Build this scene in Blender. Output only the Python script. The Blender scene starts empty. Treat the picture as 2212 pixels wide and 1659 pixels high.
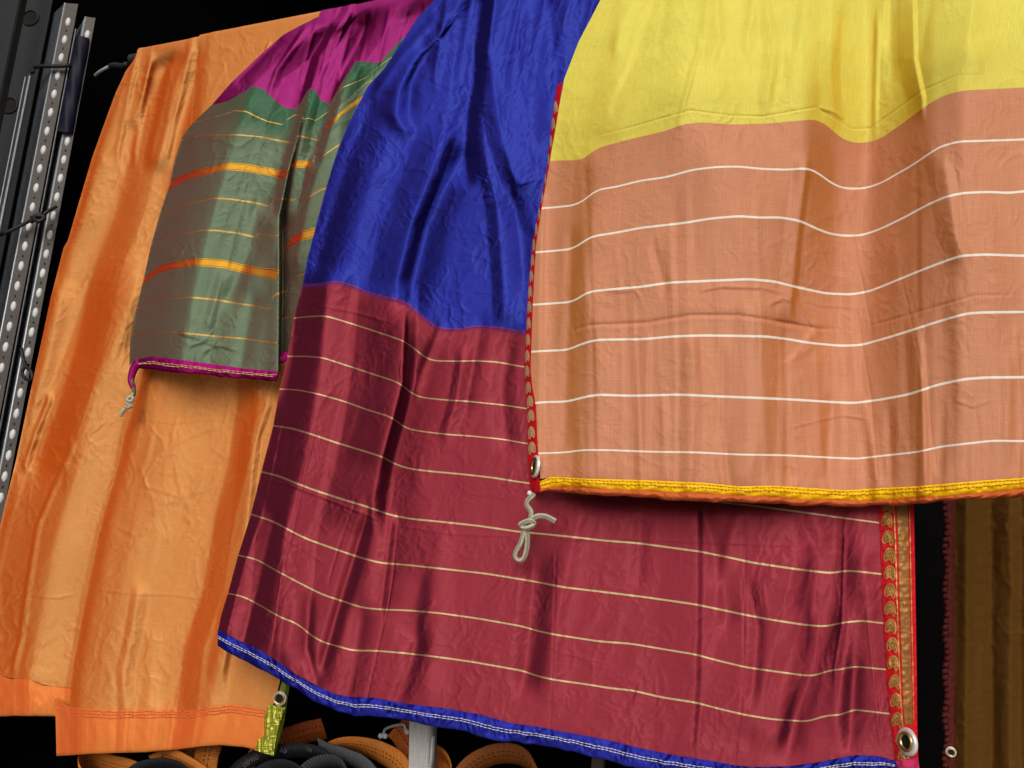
import bpy, math, random
import numpy as np
from mathutils import Vector, Matrix

S = bpy.context.scene
COL = S.collection
# ------------------------------------------------------------------ camera
F, W, H = 1728.0, 2212.0, 1659.0            # focal length and picture size in tracing units
YAW, PITCH, ROLL = (math.radians(a) for a in (22, 10, 4.5))
fw = np.array([-math.sin(YAW)*math.cos(PITCH), math.cos(YAW)*math.cos(PITCH), math.sin(PITCH)])
r0 = np.cross(fw, [0, 0, 1]); r0 /= np.linalg.norm(r0); u0 = np.cross(r0, fw)
rt = math.cos(ROLL)*r0 + math.sin(ROLL)*u0
up = math.cos(ROLL)*u0 - math.sin(ROLL)*r0
CAM = np.array([0, 0, 1.9]) - 1.5*fw
cd = bpy.data.cameras.new('camera'); cam = bpy.data.objects.new('camera', cd); COL.objects.link(cam)
cam.matrix_world = Matrix(((rt[0], up[0], -fw[0], CAM[0]), (rt[1], up[1], -fw[1], CAM[1]),
                           (rt[2], up[2], -fw[2], CAM[2]), (0, 0, 0, 1)))
cd.sensor_width = 36; cd.lens = F/W*36; cd.clip_start = .02; cd.clip_end = 200
S.camera = cam
# ------------------------------------------------------------------ sky, sun, exposure
SUN_DIR = Vector((.18, -.78, .48)).normalized()      # towards the sun: over the photographer's right shoulder
wd = bpy.data.worlds.new('World'); S.world = wd; wd.use_nodes = True
nt = wd.node_tree; bg = nt.nodes['Background']
sky = nt.nodes.new('ShaderNodeTexSky'); sky.sky_type = 'NISHITA'; sky.sun_disc = False
sky.sun_elevation = math.asin(SUN_DIR.z); sky.sun_rotation = math.atan2(SUN_DIR.x, SUN_DIR.y)
sky.dust_density = 6; sky.air_density = 1
hs = nt.nodes.new('ShaderNodeHueSaturation'); hs.inputs['Saturation'].default_value = .12
nt.links.new(sky.outputs[0], hs.inputs['Color']); nt.links.new(hs.outputs[0], bg.inputs[0])
bg.inputs[1].default_value = .07
sl = bpy.data.lights.new('sun', 'SUN'); sl.energy = 1.5; sl.angle = math.radians(42); sl.color = (1, .955, .89)
so = bpy.data.objects.new('sun', sl); COL.objects.link(so); so.location = (2.5, -5, 4)
so.rotation_euler = SUN_DIR.to_track_quat('Z', 'Y').to_euler()
S.view_settings.view_transform = 'Standard'; S.view_settings.look = 'None'
S.view_settings.gamma = 1; S.view_settings.use_curve_mapping = False
S.view_settings.exposure = .0

# ------------------------------------------------------------------ pixel <-> place
def ray(x, y):
    x = np.asarray(x, float); y = np.asarray(y, float)
    return fw + ((x-W/2)/F)[..., None]*rt - ((y-H/2)/F)[..., None]*up
def pt(x, y, d=0.):
    """point seen at pixel (x, y) lying d metres in front of the bar's vertical plane (y = 0)"""
    q = ray(x, y); t = (-np.asarray(d, float) - CAM[1])/q[..., 1]
    return CAM + t[..., None]*q
def proj(P):
    v = np.asarray(P, float) - CAM; z = v@fw
    return np.stack([W/2 + F*(v@rt)/z, H/2 - F*(v@up)/z], -1)
def cv(ox, oy, s, pts): return [(ox + s*x, oy + s*y) for x, y in pts]
z1 = lambda p: cv(0, 0, .3125, p)
z2 = lambda p: cv(0, 432, .3125, p)
z3 = lambda p: cv(0, 864, .3125, p)
z4 = lambda p: cv(0, 1400, .3125, p)
z6 = lambda p: cv(518.4, 0, .3646, p)
z7 = lambda p: cv(1088.7, 0, .50783, p)
z8 = lambda p: cv(1088.7, 345.6, .50783, p)
m4 = lambda p: cv(449.3, 604.8, .34376, p)
m5 = lambda p: cv(449.3, 1088.7, .34376, p)
m6 = lambda p: cv(1157.9, 1088.7, .39063, p)
k1 = lambda p: cv(1080.1, 950.5, .1719, p)

# ------------------------------------------------------------------ objects
def tag(o, label=None, cat=None, group=None, kind=None):
    for k, v in (('label', label), ('category', cat), ('group', group), ('kind', kind)):
        if v: o[k] = v
    return o
def root_loc(o):
    while o.parent: o = o.parent
    return np.array(o.location)
def empty(name, loc, label, cat, group=None):
    o = bpy.data.objects.new(name, None); COL.objects.link(o); o.location = loc; o.empty_display_size = .05
    return tag(o, label, cat, group)
def mesh(name, V, Fc, mat, parent=None, uv=None, smooth=True):
    V = np.asarray(V, float).reshape(-1, 3)
    if parent is not None: V = V - root_loc(parent)
    me = bpy.data.meshes.new(name)
    if isinstance(Fc, np.ndarray):
        n, k = Fc.shape
        me.vertices.add(len(V)); me.vertices.foreach_set('co', V.astype(np.float32).ravel())
        me.loops.add(n*k); me.loops.foreach_set('vertex_index', Fc.astype(np.int32).ravel())
        me.polygons.add(n); me.polygons.foreach_set('loop_start', np.arange(n, dtype=np.int32)*k)
        me.polygons.foreach_set('loop_total', np.full(n, k, np.int32))
        me.update(calc_edges=True)
    else:
        me.from_pydata([tuple(v) for v in V], [], Fc)
    if uv is not None:
        l = me.uv_layers.new(name='UVMap'); idx = np.empty(len(me.loops), np.int32)
        me.loops.foreach_get('vertex_index', idx)
        l.data.foreach_set('uv', np.asarray(uv, np.float32).reshape(-1, 2)[idx].ravel())
    me.polygons.foreach_set('use_smooth', np.full(len(me.polygons), smooth))
    me.materials.append(mat); me.validate()
    o = bpy.data.objects.new(name, me); COL.objects.link(o)
    if parent is not None: o.parent = parent
    return o
def gridfaces(nv, nu, wrap=False):
    a = np.arange(nv*nu).reshape(nv, nu)
    if wrap: a = np.concatenate([a, a[:, :1]], 1)
    return np.stack([a[:-1, :-1], a[1:, :-1], a[1:, 1:], a[:-1, 1:]], -1).reshape(-1, 4)
def grid(name, P, mat, parent=None, uv=None):
    nv, nu = P.shape[:2]
    return mesh(name, P, gridfaces(nv, nu), mat, parent, uv)
def smoothcurve(P, n):
    """Catmull-Rom through points, n samples"""
    P = np.asarray(P, float); k = len(P)
    Q = np.vstack([2*P[0]-P[1], P, 2*P[-1]-P[-2]])
    t = np.linspace(0, k-1-1e-9, n); i = t.astype(int); f = (t-i)[:, None]
    a, b, c, d = Q[i], Q[i+1], Q[i+2], Q[i+3]
    return .5*(2*b + (c-a)*f + (2*a-5*b+4*c-d)*f**2 + (3*b-a-3*c+d)*f**3)
def tube_arrays(path, rad, k=8, cap=True):
    P = np.asarray(path, float); n = len(P); T = np.gradient(P, axis=0); T /= np.linalg.norm(T, axis=1)[:, None]+1e-12
    ref = np.array([.31, .87, .38]); N = np.cross(T[0], ref); N /= np.linalg.norm(N); out = []
    r = np.broadcast_to(rad, (n,))
    acc = 0; uv = []
    for i in range(n):
        N = N - T[i]*(N@T[i]); N /= np.linalg.norm(N)+1e-12; B = np.cross(T[i], N)
        a = np.arange(k)*2*math.pi/k
        out.append(P[i] + r[i]*(np.cos(a)[:, None]*N + np.sin(a)[:, None]*B))
        if i: acc += np.linalg.norm(P[i]-P[i-1])
        uv += [(j/k, acc) for j in range(k)]
    V = np.concatenate(out); Fc = [tuple(q) for q in gridfaces(n, k, True).tolist()]
    if cap: Fc += [tuple(range(k)), tuple(range((n-1)*k+k-1, (n-1)*k-1, -1))]
    return V, Fc, uv
def tube(name, path, rad, mat, parent=None, k=8):
    V, Fc, uv = tube_arrays(path, rad, k)
    return mesh(name, V, Fc, mat, parent, uv)
class MB:
    def __init__(s): s.v = []; s.f = []; s.uv = []
    def add(s, V, Fc, uv=None):
        b = len(s.v); s.v += [tuple(x) for x in np.asarray(V).reshape(-1, 3)]
        s.f += [tuple(b+i for i in f) for f in Fc]; s.uv += list(uv) if uv is not None else [(0, 0)]*(len(s.v)-b)
        return s
    def box(s, c, ex, ey, ez):
        """box at centre c with half-axes ex, ey, ez"""
        c, ex, ey, ez = (np.asarray(a, float) for a in (c, ex, ey, ez))
        V = [c + i*ex + j*ey + k*ez for i in (-1, 1) for j in (-1, 1) for k in (-1, 1)]
        return s.add(V, [(0, 1, 3, 2), (4, 6, 7, 5), (0, 4, 5, 1), (2, 3, 7, 6), (0, 2, 6, 4), (1, 5, 7, 3)])
    def build(s, name, mat, parent=None, smooth=False): return mesh(name, s.v, s.f, mat, parent, s.uv, smooth)

# ------------------------------------------------------------------ materials
def newmat(name):
    m = bpy.data.materials.new(name); m.use_nodes = True; m.node_tree.nodes.clear(); return m, m.node_tree
class NT:
    def __init__(s, t): s.t = t
    def n(s, typ, ins=None, **kw):
        x = s.t.nodes.new('ShaderNode'+typ)
        for k, v in kw.items(): setattr(x, k, v)
        for k, v in (ins or {}).items():
            sk = x.inputs[k]
            if hasattr(v, 'bl_idname') or isinstance(v, bpy.types.NodeSocket): s.t.links.new(v, sk)
            else: sk.default_value = v
        return x
    def m(s, op, a, b=0., c=None):
        d = {0: a, 1: b}
        if c is not None: d[2] = c
        return s.n('Math', d, operation=op).outputs[0]
    def mix(s, f, a, b, bt='MIX'):
        x = s.t.nodes.new('ShaderNodeMix'); x.data_type = 'RGBA'; x.blend_type = bt
        for k, v in ((0, f), (6, a), (7, b)):
            if isinstance(v, bpy.types.NodeSocket): s.t.links.new(v, x.inputs[k])
            else: x.inputs[k].default_value = v if k == 0 else (*v[:3], 1)
        return x.outputs[2]
def lin(r, g, b):
    f = lambda c: (c/255/12.92 if c/255 <= .04045 else ((c/255+.055)/1.055)**2.4)
    return (f(r), f(g), f(b))
def simple(name, col, rough=.6, metal=0., bump=0., bscale=300., var=.0, spec=.5):
    m, t = newmat(name); q = NT(t)
    out = q.n('OutputMaterial'); p = q.n('BsdfPrincipled', {'Roughness': rough, 'Metallic': metal, 'Specular IOR Level': spec})
    c = (*col, 1)
    if var or bump:
        tc = q.n('TexCoord'); nz = q.n('TexNoise', {'Vector': tc.outputs['Object'], 'Scale': bscale, 'Detail': 4.})
        if var:
            r = q.m('MULTIPLY_ADD', nz.outputs[0], 2*var, 1-var)
            c2 = q.mix(1., col, r, 'MULTIPLY'); t.links.new(c2, p.inputs['Base Color'])
        else: p.inputs['Base Color'].default_value = c
        if bump:
            b = q.n('Bump', {'Strength': bump, 'Distance': .001, 'Height': nz.outputs[0]}); t.links.new(b.outputs[0], p.inputs['Normal'])
    else: p.inputs['Base Color'].default_value = c
    t.links.new(p.outputs[0], out.inputs[0]); return m
def silk(name, base, g_weft, g_warp, gloss=.09, rough=.52, turned=None, tr=(.05, .50), ramp=None, tstripe=None, stripe=None, band=None, slub=.22, usc=1.2, vsc=.1, edge=None, crepe=.5):
    """shot silk: matte yarn plus two coloured anisotropic thread lobes (weft across, warp down).
    stripe=(first, last, half width, colour): fine woven lines at whole numbers of v"""
    m, t = newmat(name); q = NT(t); out = q.n('OutputMaterial')
    uv = q.n('UVMap', uv_map='UVMap'); sp = q.n('SeparateXYZ', {0: uv.outputs[0]}); u, v = sp.outputs[0], sp.outputs[1]
    def noise(su, sv, det=2., seed=0.):
        c = q.n('CombineXYZ', {0: q.m('MULTIPLY', u, su*usc), 1: q.m('MULTIPLY', v, sv*vsc), 2: seed})
        return q.n('TexNoise', {'Vector': c.outputs[0], 'Scale': 1., 'Detail': det}).outputs[0]
    wv = noise(14, 420); wp = noise(420, 10, seed=3.); cl = noise(7, 7, 4., 7.); gr = noise(330, 330, 1., 5.)
    tot = q.m('ADD', q.m('MULTIPLY', wv, slub*1.0), q.m('ADD', q.m('MULTIPLY', wp, slub*1.2), q.m('ADD', q.m('MULTIPLY', cl, slub*.7), q.m('MULTIPLY', gr, slub*.9))))
    k = q.m('ADD', tot, 1-slub*1.9)
    if turned:                                  # shot weave yarn colour plus painted fold shading where the cloth turns away
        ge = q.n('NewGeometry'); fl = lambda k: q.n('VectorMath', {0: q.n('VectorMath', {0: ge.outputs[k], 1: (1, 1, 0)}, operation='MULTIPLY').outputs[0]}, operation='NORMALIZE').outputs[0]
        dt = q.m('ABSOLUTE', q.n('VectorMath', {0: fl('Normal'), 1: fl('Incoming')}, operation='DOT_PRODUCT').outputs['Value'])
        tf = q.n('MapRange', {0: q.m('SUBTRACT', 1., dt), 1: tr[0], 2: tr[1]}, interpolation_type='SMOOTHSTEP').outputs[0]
        if ramp:  # own top colour and part sheen painted together, with a ragged edge
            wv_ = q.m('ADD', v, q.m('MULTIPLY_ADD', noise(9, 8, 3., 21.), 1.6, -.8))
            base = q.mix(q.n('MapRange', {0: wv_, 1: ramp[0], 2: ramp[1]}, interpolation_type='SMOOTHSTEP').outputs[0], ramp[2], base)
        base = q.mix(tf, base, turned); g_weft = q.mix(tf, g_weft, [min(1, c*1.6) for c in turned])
    col = q.mix(1., base, k, 'MULTIPLY'); gw = q.mix(1., g_weft, k, 'MULTIPLY'); gp = g_warp
    mask = None
    if stripe:
        a, b, w, sc = stripe[:4]
        wob = q.m('MULTIPLY_ADD', noise(30, 0, 2., 11.), w*.5, -w*.25)
        fr = q.m('ABSOLUTE', q.m('SUBTRACT', q.m('FRACT', q.m('ADD', v, .5)), .5))
        mask = q.m('LESS_THAN', q.m('ADD', fr, wob), w)
        mask = q.m('MULTIPLY', mask, q.m('MULTIPLY', q.m('GREATER_THAN', v, a-.5), q.m('LESS_THAN', v, b+.5)))
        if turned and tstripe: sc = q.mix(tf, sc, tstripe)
        col = q.mix(mask, col, sc); gw = q.mix(mask, gw, stripe[4] if len(stripe) > 4 else sc)
    if band:                                    # heavy zari bands: gold threads over a red ground
        for (bv, hw) in band['at']:
            d = q.m('ABSOLUTE', q.m('SUBTRACT', v, bv)); mk = q.m('LESS_THAN', d, hw)
            ln = q.m('MULTIPLY', q.m('GREATER_THAN', d, hw*.68), q.m('LESS_THAN', d, hw*.8))
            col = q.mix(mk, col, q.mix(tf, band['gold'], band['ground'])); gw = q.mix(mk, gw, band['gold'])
            col = q.mix(q.m('MULTIPLY', ln, .8), col, (.02, .03, .015)); gw = q.mix(q.m('MULTIPLY', ln, .8), gw, (.02, .03, .015))
    if edge:                                    # plain edge colour for v in a range
        for (a, b, c) in edge:
            mk = q.m('MULTIPLY', q.m('GREATER_THAN', v, a), q.m('LESS_THAN', v, b)); col = q.mix(mk, col, c); gw = q.mix(mk, gw, c)
    hgt = q.m('ADD', q.m('MULTIPLY', wv, .5), q.m('ADD', q.m('MULTIPLY', wp, .5), q.m('MULTIPLY', gr, .6)))
    bp = q.n('Bump', {'Strength': crepe, 'Distance': .0006, 'Height': hgt})
    df = q.n('BsdfDiffuse', {'Color': col, 'Roughness': .3, 'Normal': bp.outputs[0]})
    tg = q.n('Tangent', direction_type='UV_MAP', uv_map='UVMap')
    g1 = q.n('BsdfAnisotropic', {'Color': gw, 'Roughness': rough, 'Anisotropy': .55, 'Rotation': .0, 'Normal': bp.outputs[0], 'Tangent': tg.outputs[0]})
    g2 = q.n('BsdfAnisotropic', {'Color': (*gp, 1), 'Roughness': rough*1.15, 'Anisotropy': .55, 'Rotation': .25, 'Normal': bp.outputs[0], 'Tangent': tg.outputs[0]})
    gm = q.n('MixShader', {0: .35, 1: g1.outputs[0], 2: g2.outputs[0]})
    fac = gloss
    if mask is not None and len(stripe) > 5: fac = q.m('MULTIPLY_ADD', mask, stripe[5]-gloss, gloss)
    if band:
        mk = None
        for (bv, hw) in band['at']:
            x = q.m('LESS_THAN', q.m('ABSOLUTE', q.m('SUBTRACT', v, bv)), hw); mk = x if mk is None else q.m('MAXIMUM', mk, x)
        fac = q.m('MAXIMUM', fac, q.m('MULTIPLY', mk, .3))
    sh = q.n('MixShader', {0: fac, 1: df.outputs[0], 2: gm.outputs[0]})
    t.links.new(sh.outputs[0], out.inputs[0]); return m
def zari(name, ground, gold, su, sv):
    """red cloth with a woven lattice of gold thread"""
    m, t = newmat(name); q = NT(t); out = q.n('OutputMaterial')
    uv = q.n('UVMap', uv_map='UVMap'); mp = q.n('Mapping', {'Vector': uv.outputs[0], 'Scale': (su, sv, 1)})
    br = q.n('TexBrick', {'Vector': mp.outputs[0], 'Scale': 1., 'Mortar Size': .045, 'Mortar Smooth': .4, 'Brick Width': .5, 'Row Height': .25,
                          'Color1': (1, 1, 1, 1), 'Color2': (.75, .75, .75, 1), 'Mortar': (.0, .0, .0, 1)})
    col = q.mix(br.outputs[0], ground, gold)
    b = q.n('Bump', {'Strength': .7, 'Distance': .001, 'Height': br.outputs[0]})
    p = q.n('BsdfPrincipled', {'Base Color': col, 'Roughness': .42, 'Metallic': q.m('MULTIPLY', br.outputs[0], .55), 'Normal': b.outputs[0]})
    t.links.new(p.outputs[0], out.inputs[0]); return m
def webbing(name, col, dash=None, ribs=220., dashcol=(.015, .01, .008)):
    m, t = newmat(name); q = NT(t); out = q.n('OutputMaterial')
    uv = q.n('UVMap', uv_map='UVMap'); sp = q.n('SeparateXYZ', {0: uv.outputs[0]}); u, v = sp.outputs[0], sp.outputs[1]
    rb = q.m('SINE', q.m('MULTIPLY', v, ribs*6.283)); nz = q.n('TexNoise', {'Scale': 60., 'Detail': 3.}).outputs[0]
    k = q.m('ADD', q.m('MULTIPLY_ADD', rb, .12, .7), q.m('MULTIPLY', nz, .5))
    c = q.mix(1., col, k, 'MULTIPLY')
    if dash:
        mk = None
        for uu in dash:
            x = q.m('LESS_THAN', q.m('ABSOLUTE', q.m('SUBTRACT', u, uu)), .022); mk = x if mk is None else q.m('MAXIMUM', mk, x)
        mk = q.m('MULTIPLY', mk, q.m('GREATER_THAN', q.m('SINE', q.m('MULTIPLY', v, 700.)), -.2))
        c = q.mix(mk, c, dashcol)
    b = q.n('Bump', {'Strength': .6, 'Distance': .0008, 'Height': rb})
    p = q.n('BsdfPrincipled', {'Base Color': c, 'Roughness': .6, 'Normal': b.outputs[0], 'Specular IOR Level': .25})
    t.links.new(p.outputs[0], out.inputs[0]); return m
def rope_mat(name, c1, c2):
    m, t = newmat(name); q = NT(t); out = q.n('OutputMaterial')
    uv = q.n('UVMap', uv_map='UVMap'); sp = q.n('SeparateXYZ', {0: uv.outputs[0]}); u, v = sp.outputs[0], sp.outputs[1]
    a = q.m('SINE', q.m('ADD', q.m('MULTIPLY', u, 12.566), q.m('MULTIPLY', v, 1700.)))
    b = q.m('SINE', q.m('SUBTRACT', q.m('MULTIPLY', u, 12.566), q.m('MULTIPLY', v, 1700.)))
    k = q.m('MULTIPLY_ADD', q.m('MULTIPLY', a, b), .5, .5)
    bp = q.n('Bump', {'Strength': 1., 'Distance': .0012, 'Height': k})
    p = q.n('BsdfPrincipled', {'Base Color': q.mix(k, c1, c2), 'Roughness': .75, 'Normal': bp.outputs[0], 'Sheen Weight': .3})
    t.links.new(p.outputs[0], out.inputs[0]); return m

# ------------------------------------------------------------------ cloth shapes
def vnoise(x, y, seed):
    rs = np.random.RandomState(seed); T = rs.rand(64, 64)
    xi = np.floor(x).astype(int); yi = np.floor(y).astype(int); fx = x-xi; fy = y-yi
    fx = fx*fx*(3-2*fx); fy = fy*fy*(3-2*fy)
    g = lambda a, b: T[a % 64, b % 64]
    return (g(xi, yi)*(1-fx)+g(xi+1, yi)*fx)*(1-fy) + (g(xi, yi+1)*(1-fx)+g(xi+1, yi+1)*fx)*fy - .5
def sstep(a, b, x):
    t = np.clip((x-a)/(b-a), 0, 1); return t*t*(3-2*t)
def fold(X, Y, pts, wl, wr, amp, kind='g', fade=60, wtop=1.0):
    """a pleat running down the line pts; amp in mm, widths in pixels left / right of the line"""
    p = np.array(sorted(pts, key=lambda a: a[1])); xl = np.interp(Y, p[:, 1], p[:, 0]); s = X-xl
    y0, y1 = p[0, 1], p[-1, 1]
    sc = wtop + (1-wtop)*np.clip((Y-y0)/(y1-y0), 0, 1)
    w = np.where(s < 0, wl, wr)*sc; t = s/w
    if kind == 'g':
        a = np.clip(1-np.sqrt(t*t*.45+.02)+.03, 0, 1); g = .45*np.exp(-t*t*1.6)+.55*a*a*(1.6-.6*a)
    else: a = np.sqrt(t*t+.005)-.01; g = np.clip(1-a, 0, 1); g = g*g*(3-2*g)*.25 + g*.75; g = np.where(g > 0, g, 0)
    e = sstep(y0-fade, y0+fade*.3, Y)*(1-sstep(y1-fade*.3, y1+fade, Y))
    return amp*.00125*g*e
def crease(X, Y, pts, w, amp, asym=0.):
    p = np.asarray(pts, float); best = np.full(X.shape, 1e9); sd = np.zeros(X.shape); tt = np.zeros(X.shape)
    bb = (X > p[:, 0].min()-4*w) & (X < p[:, 0].max()+4*w) & (Y > p[:, 1].min()-4*w) & (Y < p[:, 1].max()+4*w)
    x = X[bb]; y = Y[bb]
    if x.size == 0: return np.zeros(X.shape)
    b = np.full(x.shape, 1e9); side = np.zeros(x.shape); tp = np.zeros(x.shape); n = len(p)-1
    for i in range(n):
        a = p[i]; d = p[i+1]-a; L = d@d+1e-9; t = np.clip(((x-a[0])*d[0]+(y-a[1])*d[1])/L, 0, 1)
        q = np.hypot(x-a[0]-t*d[0], y-a[1]-t*d[1]); k = q < b
        b = np.where(k, q, b); side = np.where(k, (x-a[0])*d[1]-(y-a[1])*d[0], side); tp = np.where(k, (i+t)/n, tp)
    g = np.exp(-(b/w)**2*1.2)*sstep(0, .18, tp)*(1-sstep(.82, 1, tp))
    if asym: g = g + asym*np.tanh(side/np.sqrt((p[1]-p[0])@(p[1]-p[0])+1e-9)/w)*np.exp(-(b/w/2.2)**2)*sstep(0, .18, tp)*(1-sstep(.82, 1, tp))
    out = np.zeros(X.shape); out[bb] = g*amp*.001; return out
def wrinkles(X, Y, n, seed, amp=.7, ang=(60, 120), length=(30, 110), w=(2.6, 5.5), box=None):
    amp *= .4; n = int(n*.6)
    rs = random.Random(seed); out = np.zeros(X.shape)
    bx = box or (X.min(), X.max(), Y.min(), Y.max())
    for i in range(n):
        cx = rs.uniform(bx[0], bx[1]); cy = rs.uniform(bx[2], bx[3]); a = math.radians(rs.uniform(*ang)); L = rs.uniform(*length)
        dx, dy = math.cos(a)*L/2, math.sin(a)*L/2; j = rs.uniform(-.18, .18)*L
        out += crease(X, Y, [(cx-dx, cy-dy), (cx-dy*j/L*2, cy+dx*j/L*2), (cx+dx, cy+dy)], rs.uniform(*w), rs.choice((-1, 1, 1))*rs.uniform(.35, 1)*amp, rs.uniform(-.6, .6))
    return out
def crumple(X, Y, seed, a1=1.2, a2=.5, lean=0.):
    x = X + lean*Y
    n1 = vnoise(x/34, Y/120, seed)+.5*vnoise(x/15, Y/60, seed+1)
    n2 = np.abs(vnoise((x+Y*.45)/26, (Y-x*.4)/34, seed+2)) + .6*np.abs(vnoise((x-Y*.5)/17, (Y+x*.3)/23, seed+3))
    wx = x+22*vnoise(x/60, Y/60, seed+5)*2+9*vnoise(x/21, Y/21, seed+6)*2; wy = Y+22*vnoise(x/55+9, Y/60, seed+7)*2+9*vnoise(x/19, Y/23, seed+8)*2
    rd = lambda sx, sy, k, a: (1-np.abs(2*vnoise((wx*math.cos(a)+wy*math.sin(a))/sx, (wy*math.cos(a)-wx*math.sin(a))/sy, seed+k)))**6
    mk = np.clip(.5+2.2*vnoise(x/120, Y/140, seed+13), .08, 1)
    n3 = (rd(34, 95, 9, .25)*.9 + rd(30, 80, 10, -.35)*.8 + rd(70, 28, 11, .15)*.6)*mk
    n4 = (rd(15, 44, 14, .5)*.8 + rd(13, 36, 15, -.6)*.8 + rd(34, 12, 16, .1)*.6 + rd(11, 17, 17, .9)*.6)*np.clip(.55+2.*vnoise(x/70, Y/80, seed+18), .15, 1)
    return .001*(a1*n1*1.2 + a2*n2*.5 + (a1+a2)*(.62*n3 + .44*n4))
class Cloth:
    """a cloth hanging from the bar, traced by rows of constant weave (v) from top to bottom"""
    def __init__(s, rows, vs, step=2.6, edgeL=None, edgeR=None, kk=6):
        rows = [np.asarray(r, float) for r in rows]; vs = np.asarray(vs, float)
        hmax = max(rows[-1][:, 1].max()-rows[0][:, 1].min(), 1); wmax = max(r[-1, 0]-r[0, 0] for r in rows)
        nu = int(wmax/step)+2; u = np.linspace(0, 1, nu)
        Yr = []; XL = []; XR = []
        for r in rows:
            XL.append(r[0, 0]); XR.append(r[-1, 0]); yy = np.interp(r[0, 0]+(r[-1, 0]-r[0, 0])*u, r[:, 0], r[:, 1])
            yp = np.pad(yy, kk, mode='reflect', reflect_type='odd'); Yr.append(np.convolve(yp, np.ones(2*kk+1)/(2*kk+1), 'valid'))
        Yr = np.array(Yr); hs = [max(1, int(np.abs(Yr[i+1]-Yr[i]).max()/step)) for i in range(len(rows)-1)]
        V = np.concatenate([np.linspace(vs[i], vs[i+1], hs[i], endpoint=False) for i in range(len(hs))]+[[vs[-1]]])
        i = np.clip(np.searchsorted(vs, V, 'right')-1, 0, len(vs)-2); f = ((V-vs[i])/(vs[i+1]-vs[i]))[:, None]
        s.Y = Yr[i]*(1-f)+Yr[i+1]*f
        xl = np.interp(V, vs, XL); xr = np.interp(V, vs, XR)
        if edgeL is not None: e = np.array(edgeL, float); xl = np.interp(s.Y[:, 0], e[:, 1], e[:, 0])
        if edgeR is not None: e = np.array(edgeR, float); xr = np.interp(s.Y[:, -1], e[:, 1], e[:, 0])
        s.X = xl[:, None]+(xr-xl)[:, None]*u[None]
        s.V = V; s.u = u; s.D = np.zeros(s.X.shape)
    def clear(s, d):
        top = s.Y[:1]; k = 1-sstep(0, 55, s.Y-top); s.D = s.D*(1-k)+(d+.5*np.clip(s.D-d, -.002, .02))*k
    def part(s, name, mat, parent, v0, v1, over=None):
        a = max(0, np.searchsorted(s.V, v0, 'right')-1); b = min(len(s.V), np.searchsorted(s.V, v1, 'left')+1)
        P = pt(s.X[a:b], s.Y[a:b], s.D[a:b]); UV = np.stack(np.broadcast_arrays(s.u[None], s.V[a:b, None]), -1)
        if over:                                   # carry the cloth over the bar and a little way down behind
            top = P[0]; R = -top[:, 1]; ex = []
            for t in np.linspace(0, math.pi, 14)[1:]:
                ex.append(np.stack([top[:, 0], -R*np.cos(t), top[:, 2]+R*np.sin(t)*.9], -1))
            for k in range(1, 12):
                z = over*k/11; ex.append(np.stack([top[:, 0], R+.004*np.sin(top[:, 0]*40+k*.4), top[:, 2]-z], -1))
            ex = np.array(ex)[::-1]; P = np.concatenate([ex, P]); n = len(ex)
            vv = s.V[a]-.03*np.arange(n, 0, -1); UV = np.concatenate([np.stack(np.broadcast_arrays(s.u[None], vv[:, None]), -1), UV])
        return grid(name, P, mat, parent, UV)
    def at(s, x, y):
        k = np.argmin((s.X-x)**2+(s.Y-y)**2); return s.D.ravel()[k]
    def bottom(s, x): return np.interp(x, s.X[-1], s.D[-1])
def barrow(x0, x1, d, n=12, z=2.748):
    """pixel row of the bar's front at depth d between pixel columns x0 and x1"""
    X = np.linspace(-1.4, 2.2, 400); q = proj(np.stack([X, np.full_like(X, -d), np.full_like(X, z)], -1))
    xs = np.linspace(x0, x1, n); return np.stack([xs, np.interp(xs, q[:, 0], q[:, 1])], -1)
def hem(name, cl, top, bot, mat, parent, bulge=.006, pucker=.004, seed=1, lift=.002, step=2.4, pw=9., back=True, dfun=None, uvl=1.):
    """a stitched tunnel hem between two traced lines"""
    top = np.asarray(top, float); bot = np.asarray(bot, float)
    n = int((top[-1, 0]-top[0, 0])/step); f = np.linspace(0, 1, n)
    xt = top[0, 0]+(top[-1, 0]-top[0, 0])*f; yt = np.interp(xt, top[:, 0], top[:, 1])
    xb = bot[0, 0]+(bot[-1, 0]-bot[0, 0])*f; yb = np.interp(xb, bot[:, 0], bot[:, 1])
    na = 15; a = np.linspace(0, 1, na)[:, None]
    yb = yb + 2.2*vnoise(xb/pw*.7, xb*0, seed+9)*2
    X = xt*(1-a)+xb*a; Y = yt*(1-a)+yb*a
    base = dfun(xt) if dfun else cl.bottom(xt)
    pk = vnoise(X/pw+a*2.4, a*1.5+X*0, seed)+.6*vnoise(X/pw*2.3-a*2, a*3+X*0, seed+1)
    D = base[None]+lift + bulge*np.sin(math.pi*np.clip(a, 0, 1))**.6 + pucker*pk*np.sin(math.pi*np.clip(a*.9+.06, 0, 1))
    P = pt(X, Y, D)
    if back:                                       # close the roll behind
        Xb = X[-1:]; rows = []
        for k, (dy, dd) in enumerate(((2, .004), (1, .009), (-6, .012))): rows.append(pt(Xb, Y[-1:]+dy-2*(k == 0), D[-1:]-dd))
        P = np.concatenate([P]+rows); na += 3
    aa = np.linspace(0, 1, na)[:, None]; UV = np.stack(np.broadcast_arrays(f[None]*uvl, aa), -1)
    o = grid(name, P, mat, parent, UV); o_ = (X, Y, D); return o, o_
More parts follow.
